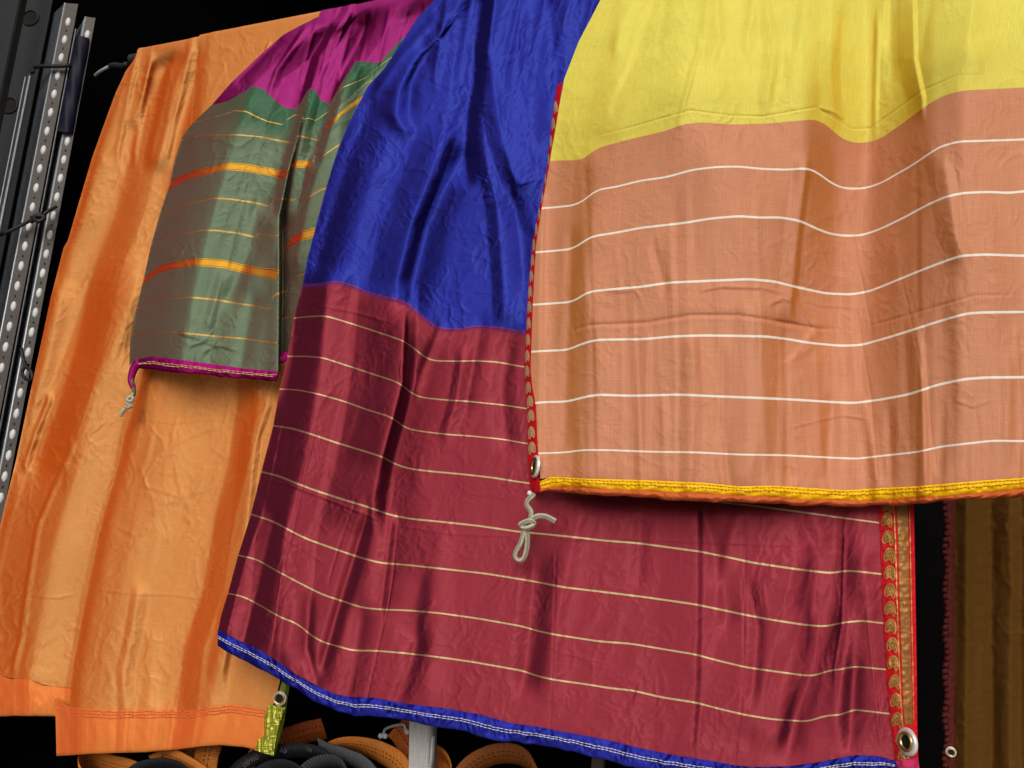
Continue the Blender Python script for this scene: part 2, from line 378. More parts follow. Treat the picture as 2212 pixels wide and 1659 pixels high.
def stitches(name, XYD, a, mat, parent, length=7., gap=2.5, rad=.0011, seed=0, wob=.6):
    X, Y, D = XYD; na = X.shape[0]; r = a*(na-1); i = int(r); f = r-i; j = min(i+1, na-1)
    x = X[i]*(1-f)+X[j]*f; y = Y[i]*(1-f)+Y[j]*f; d = D[i]*(1-f)+D[j]*f+.0012
    s = np.concatenate([[0], np.cumsum(np.hypot(np.diff(x), np.diff(y)))]); mb = MB(); t = 0; rs = random.Random(seed)
    while t+length < s[-1]:
        q = np.linspace(t, t+length, 4); w = rs.uniform(-wob, wob)
        P = pt(np.interp(q, s, x), np.interp(q, s, y)+w, np.interp(q, s, d)+np.array([-.0008, .0006, .0006, -.0008]))
        V, Fc, uv = tube_arrays(P, rad, 5); mb.add(V, Fc, uv); t += length+gap
    o = mb.build(name, mat, parent, True); o['kind'] = 'stuff'; return o
def ring(name, centre, normal, prof, mat, parent, k=36, sx=1.):
    """lathe: prof = [(radius, height)...] around normal"""
    c = np.asarray(centre, float); nn = np.asarray(normal, float); nn /= np.linalg.norm(nn)
    a = np.cross(nn, [0, 0, 1]); a /= np.linalg.norm(a); b = np.cross(nn, a); t = np.arange(k)*2*math.pi/k
    P = np.array([[c + r*(np.cos(q)*a*sx+np.sin(q)*b)+h*nn for q in t] for r, h in prof])
    return mesh(name, P.reshape(-1, 3), gridfaces(len(prof), k, True), mat, parent)
def ribbon(name, path, wdir, width, mat, parent=None, thick=.002, n=60):
    """flat webbing along a smooth path; wdir = width direction per path point"""
    P = smoothcurve(path, n); D = smoothcurve(np.asarray(wdir, float), n); D /= np.linalg.norm(D, axis=1)[:, None]
    T = np.gradient(P, axis=0); T /= np.linalg.norm(T, axis=1)[:, None]; D -= T*np.sum(D*T, 1)[:, None]; D /= np.linalg.norm(D, axis=1)[:, None]
    N = np.cross(T, D); s = np.concatenate([[0], np.cumsum(np.linalg.norm(np.diff(P, axis=0), axis=1))])
    w = width/2; rows = []
    for (a, h) in ((-1, -1), (-1, 1), (-.5, 1.15), (0, 1.2), (.5, 1.15), (1, 1), (1, -1), (0, -1)):
        rows.append(P + D*a*w + N*h*thick/2)
    V = np.stack(rows, 1); us = [0, 0, .25, .5, .75, 1, 1, .5]
    uv = [(us[j], s[i]) for i in range(n) for j in range(8)]
    return mesh(name, V, gridfaces(n, 8, True), mat, parent, uv)

# ================================================================== the setting
M_DARK = simple('dark_interior', (.004, .0035, .0035), 1., var=.3, bscale=6, spec=.0)
def plate(name, lo, hi, mat=M_DARK):
    lo, hi = np.array(lo, float), np.array(hi, float); c = (lo+hi)/2; e = (hi-lo)/2
    o = MB().box(c, (e[0], 0, 0), (0, e[1], 0), (0, 0, e[2])).build(name, mat); return tag(o, kind='structure')
plate('wall_back', (-3.2, 1.6, .4), (2.8, 1.66, 4.2))
plate('wall_left_blocker', (-1.86, -1.7, .4), (-1.80, 1.66, 4.2))  # moved in and run forward out of view to block light from the left
plate('wall_right', (2.8, .25, .4), (2.86, 1.66, 4.2))
plate('ceiling', (-3.26, .25, 4.2), (2.86, 1.66, 4.26))
M_BED = simple('bed_board', (.004, .0035, .0035), 1., bump=.3, bscale=40, var=.4, spec=.0)
BED_Z = .90
plate('floor', (-3.2, -.12, BED_Z-.08), (2.8, 1.6, BED_Z), M_BED)

M_BOUNCE = simple('bounce_paving', (.40, .38, .35), .9, bump=.3, bscale=25, var=.15)
plate('ground', (-12, -16, -.1), (12, 6, .0), M_BOUNCE)  # unseen paving added to bounce light up onto the hems
M_BEAM = simple('dim_beam', (.016, .013, .012), .9, var=.4, bscale=20, spec=.1)
for k, (x0, x1, y, z) in enumerate(((-1.79, .4, .9, 3.05), (-1.79, .4, 1.3, 2.72))): plate('ceiling_beam', (x0, y, z), (x1, y+.06, z+.07), M_BEAM)
M_STEEL = simple('galvanised_steel', (.52, .53, .55), .38, .45, bump=.15, bscale=90, var=.25)
M_STEELD = simple('dull_shaded_steel', (.075, .06, .052), .6, .2, bump=.2, bscale=120, var=.35)  # dull bar steel; on post front flanges it also paints their shade
M_BLACK = simple('black_rubber', (.008, .008, .008), .6)
M_HOLE = simple('punched_hole', (.002, .002, .002), .9)
M_ZINC_SLOT = simple('zinc_and_slot_light', (.66, .66, .65), .4, .0)  # zinc rivet heads, and the pale light painted for the post slots
M_BRASS = simple('brass', (.62, .42, .16), .28, .95, bump=.1, bscale=200)
M_RIVET = simple('white_eyelet', (.78, .73, .66), .3, .35)
M_THREADW = simple('white_thread', (.72, .70, .68), .8)
M_GOLDT = simple('gold_thread', lin(196, 146, 74), .42, .4, bump=.5, bscale=900, var=.3)

bar = tube('hanging_bar', [(-1.125, 0, 2.742), (-.4, 0, 2.742), (.6, 0, 2.742), (1.7, 0, 2.742)], .013, M_STEELD, k=14)
tag(bar, 'dark horizontal bar that all the hanging cloths are folded over', 'bar')
GR = 'silk cloths hung over the bar'

# ================================================================== orange cloth (rearmost at the left)
C_OR = lin(205, 108, 38)
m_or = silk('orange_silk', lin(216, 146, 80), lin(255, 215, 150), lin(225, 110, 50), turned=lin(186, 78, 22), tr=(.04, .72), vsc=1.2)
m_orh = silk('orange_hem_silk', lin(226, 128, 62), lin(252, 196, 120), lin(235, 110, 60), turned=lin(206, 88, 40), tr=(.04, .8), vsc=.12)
orange = empty('saree', (-1.0, 0, 1.36), 'shiny plain orange silk cloth at the far left, hanging furthest back beside the steel rack', 'cloth', GR)
eL = [(296, 116), (290, 128)]+z1([(870, 490), (800, 640), (730, 830), (640, 1080), (560, 1350), (470, 1659)])+z2([(440, 330), (350, 680), (290, 960), (220, 1280)])+z3([(110, 420), (40, 700), (0, 870), (-120, 1350), (-260, 1900)])
eR = [(672, 30), (640, 300), (520, 700), (400, 900), (330, 1200), (290, 1500)]
A = Cloth([barrow(291, 668, .02), [(80, 800), (470, 800)], [(-84, 1453), (0, 1459), (25, 1467), (62, 1467), (94, 1481), (144, 1486), (290, 1492)]], [0, .5, 1], edgeL=eL, edgeR=eR)
X, Y = A.X, A.Y
A.D = .02+.004*sstep(120, 500, Y)
R1 = z1([(1190, 380), (1080, 620), (960, 900), (870, 1200), (790, 1500)])+[(219, 535), (194, 607), (175, 700), (150, 800), (118, 900), (85, 1000)]
for a in [(R1, 70, 62, -24, 't', 90), (z1([(1310, 345), (1220, 560), (1170, 800), (1100, 1100)]), 34, 34, 14, 't', 40),
          (z1([(1060, 400), (990, 640), (930, 820)]), 22, 12, 7, 't', 30), (z1([(1640, 280), (1480, 480), (1380, 640)]), 14, 10, 5, 't', 40),
          (z1([(1500, 300), (1330, 620), (1200, 900), (1100, 1659)])+[(330, 650), (300, 760)], 50, 45, -16, 'g', 60),
          ([(290, 620), (250, 740)]+z3([(620, 0), (520, 500), (400, 900), (310, 1300)])+[(60, 1480)], 100, 80, 26, 't', 90),
          (z3([(340, 0), (260, 200), (180, 450)]), 11, 12, 7, 't', 30),
          (z3([(490, 330), (260, 870), (190, 1300), (140, 1659)])+[(30, 1440)], 8, 12, 4, 't', 30),
          
          ([(120, 640), (75, 820), (20, 1000), (-40, 1200)], 22, 34, 9, 'g', 60)]: A.D += fold(X, Y, *a)
e = X-np.interp(Y, np.array(eL)[:, 1], np.array(eL)[:, 0]); A.D -= .012*np.exp(-(e/14)**2)*sstep(130, 300, Y)
A.D -= .022*sstep(1150, 1400, Y)
for i in range(9): A.D += fold(X, Y, [(300+i*42+random.Random(i).uniform(-8, 8), 60), (255+i*36, 330)], 9, 8, (3.5, 5, 2.5)[i % 3], 'g', 50)
A.D += crumple(X, Y, 11, 1.5, 1.3, .35) + wrinkles(X, Y, 130, 3, .9, (95, 150), (25, 90)) + wrinkles(X, Y, 30, 4, .6, (-15, 20), (20, 70), box=(0, 300, 800, 1480))
A.D += crease(X, Y, z3([(0, 1350), (200, 1355), (400, 1370), (560, 1330)]), 3, 1.2, .5) + crease(X, Y, z2([(520, 690), (620, 520), (560, 620)]), 5, 2)
A.clear(.02)
A.part('back_fold', m_or, orange, 0, 1, over=.3)
dA = lambda x: A.bottom(x)
o, xyd = hem('hem', A, [(-84, 1453), (0, 1459), (25, 1467), (62, 1467), (94, 1481), (150, 1487), (158, 1488)], [(-84, 1545), (0, 1547), (62, 1548), (122, 1547), (158, 1548)], m_orh, orange, .005, .007, 5, pw=26.)
o['label'] = 'puckered orange hem of the rear fold'
# front fold
fL = [(430, 60), (400, 400), (340, 700), (300, 835)]+z3([(930, 0), (860, 240), (830, 400), (790, 550), (730, 750), (680, 950), (630, 1200), (590, 1400), (560, 1550)])+[(162, 1419), (153, 1478), (150, 1540)]
fR = [(700, 20), (696, 700), (670, 1100), (640, 1340), (612, 1440), (598, 1500), (582, 1545)]
B = Cloth([barrow(425, 696, .024), [(300, 835), (690, 835)], [(150, 1528), (234, 1534), (312, 1534), (412, 1534), (500, 1522), (584, 1533)]], [0, .5, 1], edgeL=fL, edgeR=fR)
X, Y = B.X, B.Y
B.D = .024+.022*sstep(60, 500, Y)
e = X-np.interp(Y, np.array(fL)[:, 1], np.array(fL)[:, 0]); B.D -= .014*np.exp(-(e/15)**1.6)
for a in [(z3([(1640, 0), (1560, 500), (1480, 800), (1400, 1300)])+[(395, 1400), (380, 1530)], 170, 46, -26, 't', 90),
          (z3([(1850, 40), (1770, 250), (1740, 500), (1700, 900), (1650, 1300)])+[(480, 1450)], 34, 14, 10, 't', 60),
          (z3([(1180, 300), (1100, 700), (900, 1200)])+[(240, 1500)], 70, 60, 7, 'g', 80),
          (z3([(950, 1350), (900, 1659)])+[(265, 1450), (270, 1530)], 16, 26, 6, 't', 40),
          ([(500, 1300), (470, 1420), (455, 1530)], 26, 30, 8, 'g', 40), ([(330, 1380), (322, 1530)], 20, 22, 4, 'g', 40)]: B.D += fold(X, Y, *a)
for p, w, a in [([(1060, 390), (1300, 260), (1600, 160)], 4, 1.8), ([(940, 580), (1150, 640), (1300, 690)], 4, 1.6), ([(1250, 690), (1500, 590), (1640, 500)], 4, 1.3),
                ([(1180, 290), (1230, 120), (1350, 60)], 4, 1.3), ([(1200, 400), (1230, 560), (1260, 690)], 4, 1.6), ([(1040, 820), (1150, 710), (1280, 690)], 6, 2),
                ([(1290, 690), (1310, 780), (1280, 850)], 6, 1.6), ([(640, 1310), (900, 1340), (1200, 1350), (1520, 1395)], 2.6, 1.5), ([(1380, 880), (1100, 960), (880, 1010)], 6, .9),
                ([(960, 560), (1020, 380), (1060, 200)], 6, 2.2), ([(1330, 700), (1400, 560), (1480, 480)], 4, 1.2), ([(880, 130), (1200, 160), (1600, 120)], 3, 1.)]:
    B.D += crease(X, Y, z3(p), w*1.2, a*.75, .5)
B.D += crumple(X, Y, 23, 1.1, 1.1, .2) + wrinkles(X, Y, 90, 8, .8, (-30, 30), (30, 120)) + wrinkles(X, Y, 60, 9, .8, (80, 130), (30, 100))
B.clear(.024)
B.part('front_fold', m_or, orange, 0, 1, over=.2)
HT = [(119, 1506), (150, 1527), (234, 1533), (312, 1533), (412, 1533), (500, 1521), (578, 1532), (584, 1534)]
HB = [(122, 1633), (187, 1628), (312, 1625), (375, 1619), (437, 1611), (478, 1608), (525, 1612), (553, 1621), (560, 1624)]
dB = lambda x: np.interp(x, B.X[-1], B.D[-1])-.014*np.exp(-((x-119)/24)**2)
ho, xyd = hem('hem', B, HT, HB, m_orh, orange, .005, .0035, 6, pw=30., dfun=dB, lift=.003)
ho['label'] = 'wide flat orange hem of the front fold'
m_ort = simple('orange_thread', lin(214, 110, 60), .8)
for i, a in enumerate((.05, .12, .19)): stitches('stitching', xyd, a, m_ort, ho, 6, 2, .0009, i, 1.2)
# green-gold border with its eyelet
m_gb = silk('green_gold_border', lin(150, 150, 40), lin(250, 240, 130), lin(170, 190, 90), gloss=.5, rough=.3, vsc=.3, slub=.3)
m_gs = silk('green_selvage', lin(120, 140, 45), lin(190, 210, 120), lin(150, 170, 80), vsc=.3)
q6 = lambda p: cv(466.6, 1348, .177, p)
def strip(name, L, R, dL, dR, mat, parent, step=2., bulge=0., rough=0., seed=1, n=14, ns=(6, 9)):
    """narrow band between two traced edges; dL, dR depth functions of pixel y"""
    L = np.array(L, float); R = np.array(R, float); y0 = min(L[0, 1], R[0, 1]); k = max(8, int((L[-1, 1]-L[0, 1])/step)); f = np.linspace(0, 1, k)
    yl = L[0, 1]+(L[-1, 1]-L[0, 1])*f; yr = R[0, 1]+(R[-1, 1]-R[0, 1])*f
    xl = np.interp(yl, L[:, 1], L[:, 0]); xr = np.interp(yr, R[:, 1], R[:, 0]); a = np.linspace(0, 1, n)[None]
    Xs = xl[:, None]*(1-a)+xr[:, None]*a; Ys = yl[:, None]*(1-a)+yr[:, None]*a
    Ds = dL(yl)[:, None]*(1-a)+dR(yr)[:, None]*a + bulge*np.sin(math.pi*a) + rough*(vnoise(Xs/ns[0], Ys/ns[1], seed)+.7*np.abs(vnoise(Xs/14, Ys/4.5, seed+1)))
    o = grid(name, pt(Xs, Ys, Ds), mat, parent, np.stack(np.broadcast_arrays(a, f[:, None]), -1)); return o, (Xs, Ys, Ds)
cB = lambda d: (lambda y: np.full_like(np.asarray(y, float), d))
dE = float(B.D[-1, -1])
strip('border', q6([(640, 980), (600, 1100), (560, 1300), (470, 1540)]), q6([(840, 1020), (790, 1180), (740, 1350), (700, 1610)]), cB(dE+.006), cB(dE+.008), m_gb, orange, 1.2, .006, .006, 3, 26, (2.6, 26))
strip('selvage', [(617, 1440), (604, 1490)]+q6([(740, 960), (740, 1200), (730, 1400), (690, 1612)]), [(634, 1440)]+q6([(905, 700), (870, 950), (830, 1200), (780, 1400), (715, 1615)]), cB(dE+.002), cB(dE-.012), m_gs, orange, 2, .003, .003, 5)
def eyelet(parent, px, d, r, nrm, plate_r=None, sx=1.):
    c = pt(np.array(px[0]), np.array(px[1]), d); n = np.array(nrm, float); n /= np.linalg.norm(n)
    pr = plate_r or r*1.25
    e = ring('eyelet', c+n*.001, n, [(pr, -.002), (pr, .0012), (pr*.93, .0024), (r*.98, .0028), (r*.9, .002)], M_RIVET, parent, sx=sx)
    ring('brass_ring', c+n*.001, n, [(r*.98, .002), (r*.9, .0042), (r*.75, .0046), (r*.6, .002), (r*.55, -.004), (r*.53, -.010)], M_BRASS, e, sx=sx)
    ring('eyelet_hole', c+n*.001, n, [(r*.60, .0016), (r*.01, .0014)], M_HOLE, e, sx=sx); return e
eyelet(orange, q6([(782, 905)])[0], dE+.012, .0115, (.25, -1, .0), .013)

# ================================================================== purple and green cloth
m_pu = silk('purple_silk', lin(168, 44, 122), lin(215, 100, 175), lin(120, 20, 70), turned=lin(84, 10, 52), vsc=.3)
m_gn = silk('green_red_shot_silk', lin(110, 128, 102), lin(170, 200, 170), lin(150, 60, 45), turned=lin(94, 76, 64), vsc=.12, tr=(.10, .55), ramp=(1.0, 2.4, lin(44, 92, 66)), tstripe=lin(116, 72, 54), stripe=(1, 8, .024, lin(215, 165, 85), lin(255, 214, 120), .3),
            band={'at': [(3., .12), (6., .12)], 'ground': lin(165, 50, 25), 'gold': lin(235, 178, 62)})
m_puh = silk('purple_hem_silk', lin(165, 24, 110), lin(225, 90, 180), lin(140, 20, 90), turned=lin(96, 10, 62), tr=(.1, .6), vsc=.2)  # turned colour paints shading onto the gathers
green = empty('saree', (-.75, -.06, 1.98), 'magenta silk cloth with a grey-green gold-striped end panel, between the orange and blue cloths', 'cloth', GR)
gL = [(700, 30), (647, 56), (612, 75), (562, 119), (500, 178), (459, 225), (416, 266), (394, 294), (378, 344), (366, 400), (344, 466), (325, 535), (306, 620), (291, 682), (281, 732), (279, 800)]
gb = [(459, 227), (494, 219), (537, 194), (544, 186), (569, 191), (587, 209), (612, 230), (644, 239), (653, 216), (669, 191), (679, 192), (693, 215), (713, 226), (737, 182), (770, 132), (821, 136), (835, 120), (868, 84), (980, 40)]
g2 = [(391, 302), (437, 291), (516, 291), (562, 295), (631, 309), (642, 292), (664, 297), (690, 305), (703, 258), (745, 222), (790, 180), (860, 150), (940, 120)]
g3 = [(364, 412), (372, 400), (416, 378), (453, 369), (490, 359), (531, 362), (594, 373), (619, 380), (631, 354), (642, 352), (677, 355), (700, 282), (712, 266), (744, 237), (781, 211), (860, 180), (920, 160)]
g6 = [(309, 608), (344, 582), (375, 573), (416, 566), (444, 566), (484, 570), (531, 582), (578, 591), (603, 598), (608, 540), (625, 523), (650, 510), (681, 502), (760, 480)]
g8 = [(281, 725), (338, 715), (400, 720), (470, 727), (530, 732), (602, 742), (606, 690), (640, 680), (720, 670)]
g9 = [(279, 790), (294, 777), (328, 770), (384, 776), (469, 788), (531, 796), (602, 802), (606, 768), (618, 762), (700, 745)]
G = Cloth([barrow(655, 985, .028), gb, g2, g3, g6, g8, g9], [-2, 0, 2, 3, 6, 8, 9], edgeL=gL, kk=1)
X, Y = G.X, G.Y
G.D = .028+.066*sstep(30, 300, Y)
FL = [(700, 110), (660, 219), (646, 273), (628, 346), (617, 401), (604, 467), (604, 605), (602, 810)]
p = np.array(FL); s = X-np.interp(Y, p[:, 1], p[:, 0]); G.D += (-.046*sstep(-2, 7, s)+.00055*np.clip(s-4, 0, 90))*sstep(240, 460, Y) - .028*sstep(730, 790, X); G.D -= 0*s - .010*np.exp(-(np.minimum(s, 0)/26)**2)*(s < 4)*sstep(120, 300, Y)
for a in [([(700, 48), (562, 165), (544, 188), (512, 281), (490, 359), (462, 453), (444, 518), (416, 635), (400, 740), (392, 790)], 110, 60, 24, 't', 50),
          ([(705, 70), (650, 200), (640, 250), (600, 380), (590, 450)], 40, 24, -16, 'g', 40),
          ([(752, 25), (690, 120), (672, 190), (655, 270), (640, 350), (620, 450)], 18, 24, 18, 't', 50),
          ([(790, 60), (722, 190), (708, 240), (680, 330)], 22, 16, -14, 'g', 40),
          ([(860, 10), (815, 100), (770, 160), (715, 280), (670, 420), (640, 560)], 46, 40, 16, 't', 60),
          ([(600, 90), (520, 170)], 12, 16, -5, 'g', 30),
          ([(560, 430), (540, 540), (500, 640)], 22, 30, -9, 'g', 50), ([(480, 600), (452, 700)], 16, 18, 6, 'g', 40), ([(545, 650), (520, 790)], 20, 22, -6, 'g', 40),
          ([(760, 20), (730, 90), (700, 150)], 9, 9, 5, 'g', 30), ([(660, 60), (600, 150), (585, 190)], 10, 16, 6, 't', 30)]: G.D += fold(X, Y, *a)
for i in range(7): G.D += fold(X, Y, [(690+i*38, 20), (650+i*40, 170)], 6, 6, 2.2, 'g', 40)
e = X-np.interp(Y, np.array(gL)[:, 1], np.array(gL)[:, 0]); G.D -= .022*np.exp(-(e/34)**1.5)*sstep(180, 400, Y)
G.D += crumple(X, Y, 37, 1.0, 1.0, .3) + wrinkles(X, Y, 90, 12, .8, (85, 140), (20, 70)) + wrinkles(X, Y, 40, 13, .7, (-20, 30), (15, 60), box=(290, 610, 250, 800))
for pp in ([(380, 718), (430, 732), (470, 735)], [(400, 750), (440, 738), (480, 752)], [(430, 765), (470, 745), (520, 760)]): G.D += crease(X, Y, pp, 5, 2.2, .5)
G.clear(.028)
G.part('body_panel', m_pu, green, -2, 0, over=.3)
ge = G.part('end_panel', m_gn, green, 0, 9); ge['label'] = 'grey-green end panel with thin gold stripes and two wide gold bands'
o, xyd = hem('hem', G, [(294, 777), (328, 770), (384, 776), (469, 788), (531, 796), (602, 802)], [(300, 794), (344, 799), (406, 806), (500, 815), (560, 820), (598, 824)], m_puh, green, .009, .005, 8, pw=9.)
stitches('stitching', xyd, .42, simple('gold_stitch', lin(235, 180, 110), .6), o, 9, 1.2, .0007, 2, .8)
stitches('stitching', xyd, .56, simple('gold_stitch_pale', lin(245, 205, 140), .6), o, 9, 1.2, .0007, 4, .8)
hem('hem', G, [(605, 764), (618, 760), (650, 752)], [(605, 786), (618, 781), (650, 774)], m_puh, green, .006, .004, 9, dfun=lambda x: np.full_like(x, G.at(606, 760)), pw=8)
tube('hem_end', smoothcurve(pt(np.array([303, 292, 286, 283, 288]), np.array([782, 792, 806, 822, 838]), G.at(294, 775)+.006), 20), np.linspace(.010, .0055, 20), m_puh, green, 10)
tube('hem_tuck', smoothcurve(pt(np.array([285, 287, 290, 288]), np.array([820, 832, 846, 856]), G.at(294, 775)+.006), 12), np.linspace(.005, .004, 12), simple('green_tuck', lin(70, 95, 50), .6), green, 8)
M_CORD = rope_mat('cord', lin(92, 82, 56), lin(226, 216, 186))
dk = G.at(294, 775)+.010
kn = lambda P, dd=0.: pt(np.array([a for a, b in P], float), np.array([b for a, b in P], float), dk+np.asarray(dd))
cd_ = tube('cord', smoothcurve(kn([(288, 850), (284, 856), (275, 862), (283, 868), (288, 860), (279, 856), (274, 868), (284, 876), (279, 880), (268, 884), (262, 894)], [0, .003, .006, .008, .004, -.002, .004, .008, .004, .002, 0]), 90), .0036, M_CORD, green, 8)
cd_['label'] = 'knotted beige draw cord at the lower left corner'
tube('cord_end', smoothcurve(kn([(282, 874), (273, 882), (266, 890), (261, 899)], [.006, .004, .002, .0]), 20), .0034, M_CORD, cd_, 8)

# ================================================================== blue and maroon cloth
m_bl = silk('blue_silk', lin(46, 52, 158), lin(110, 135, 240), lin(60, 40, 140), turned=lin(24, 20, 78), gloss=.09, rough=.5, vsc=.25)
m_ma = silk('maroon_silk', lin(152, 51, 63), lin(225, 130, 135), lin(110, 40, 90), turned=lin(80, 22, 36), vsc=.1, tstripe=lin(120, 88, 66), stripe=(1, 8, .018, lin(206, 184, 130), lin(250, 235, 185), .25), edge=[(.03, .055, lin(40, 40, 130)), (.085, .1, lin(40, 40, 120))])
m_blh = silk('blue_hem_silk', lin(44, 48, 160), lin(110, 125, 235), lin(70, 60, 180), turned=lin(24, 24, 104), tr=(.02, .55), vsc=.2)  # turned: darker blue painted in as pucker shading
blue = empty('saree', (-.1, -.1, 1.33), 'royal blue silk cloth with a long maroon striped end panel and a blue hem', 'cloth', GR)
bL = [(970, -40), (938, 0), (901, 40), (865, 95), (832, 146), (795, 186), (774, 226), (752, 270), (733, 314), (719, 357), (704, 408), (693, 448), (679, 503), (664, 558), (655, 610)]+m4([(540, 240), (500, 480), (450, 685), (410, 915), (335, 1205)])+m5([(270, 65), (190, 322), (125, 562), (85, 690), (62, 800)])
bR = [(1905, -260), (1895, 600), (1896, 1089)]+m6([(1905, 200), (1915, 500), (1925, 700), (1935, 900), (1950, 1100), (1975, 1300), (1986, 1425)])
RB = [m4([(590, 22), (640, 25), (700, 15), (800, 5), (900, 30), (1000, 75), (1130, 105), (1230, 130), (1300, 185), (1370, 250), (1450, 300), (1550, 308), (1700, 285), (1850, 300), (1990, 325)])+[(1500, 760), (1896, 800)],
      m4([(540, 240), (620, 230), (740, 225), (850, 258), (1000, 305), (1200, 372), (1260, 400), (1320, 450), (1370, 490), (1420, 508), (1580, 510), (1680, 507), (1820, 515), (1980, 545)])+[(1500, 833), (1896, 873)],
      m4([(500, 480), (620, 480), (720, 488), (850, 530), (1000, 580), (1200, 645), (1240, 680), (1290, 720), (1350, 740), (1500, 755), (1600, 760), (1850, 785), (2000, 808)])+[(1500, 925), (1896, 965)],
      m4([(450, 685), (560, 690), (680, 713), (850, 760), (1000, 815), (1150, 860), (1190, 890), (1240, 930), (1330, 950), (1500, 970), (1650, 980), (1850, 1000), (2005, 1028)])+[(1500, 1000), (1896, 1050)],
      m4([(410, 915), (530, 932), (650, 968), (800, 1020), (950, 1065), (1100, 1112), (1180, 1160), (1280, 1188), (1400, 1202), (1600, 1220), (1800, 1243), (2000, 1275)])+m6([(1170, 5), (1350, 28), (1550, 55), (1650, 70), (1800, 90), (1897, 103)]),
      m4([(335, 1205), (440, 1230), (560, 1280), (680, 1325), (850, 1380), (1000, 1425), (1150, 1478), (1280, 1502), (1450, 1518), (1700, 1545), (1950, 1582)])+m6([(0, 162), (200, 182), (350, 200), (550, 215), (700, 235), (900, 262), (1050, 292), (1200, 325), (1400, 355), (1560, 375), (1640, 383), (1710, 368), (1800, 375), (1910, 388)]),
      m5([(270, 65), (400, 105), (540, 180), (620, 220), (760, 270), (950, 335), (1080, 370), (1250, 383), (1500, 410), (1750, 438), (2040, 485)])+m6([(150, 460), (400, 490), (600, 515), (880, 555), (1000, 580), (1150, 612), (1300, 640), (1480, 668), (1600, 678), (1690, 657), (1800, 645), (1922, 660)]),
      m5([(190, 322), (300, 345), (440, 425), (600, 510), (720, 570), (860, 615), (960, 650), (1080, 663), (1250, 668), (1450, 685), (1700, 720), (1980, 770)])+m6([(0, 700), (100, 722), (350, 760), (520, 772), (700, 802), (880, 832), (1020, 870), (1160, 903), (1300, 923), (1480, 948), (1540, 950), (1620, 920), (1710, 912), (1740, 897), (1935, 915)]),
      m5([(125, 562), (220, 580), (320, 632), (440, 705), (570, 755), (650, 830), (750, 880), (810, 890), (900, 920), (1060, 922), (1250, 938), (1450, 962), (1650, 990), (1980, 1048)])+m6([(0, 950), (100, 972), (300, 1000), (400, 1017), (530, 1030), (700, 1070), (880, 1097), (1010, 1132), (1150, 1165), (1300, 1190), (1500, 1203), (1600, 1170), (1700, 1165), (1740, 1135), (1955, 1160)]),
      m5([(62, 800), (180, 858), (320, 922), (450, 1002), (550, 1077), (700, 1157), (800, 1200), (900, 1217), (1050, 1223), (1250, 1260), (1500, 1290), (1700, 1325), (1900, 1380)])+m6([(0, 1235), (200, 1273), (400, 1310), (600, 1360), (800, 1400), (1000, 1430), (1100, 1450), (1200, 1460), (1400, 1455), (1550, 1435), (1700, 1405), (1770, 1393), (1900, 1400), (1986, 1425)])]
RB = [sorted(r) for r in RB]
Bc = Cloth([barrow(962, 1890, .032)]+RB, [-3]+list(range(10)), edgeL=bL, edgeR=bR, step=2.7)
X, Y = Bc.X, Bc.Y
Bc.D = .032+.10*sstep(-60, 420, Y)+.015*sstep(600, 1500, Y) - .055*sstep(1180, 1330, X)*(1-sstep(1040, 1120, Y))*sstep(-60, 200, Y)
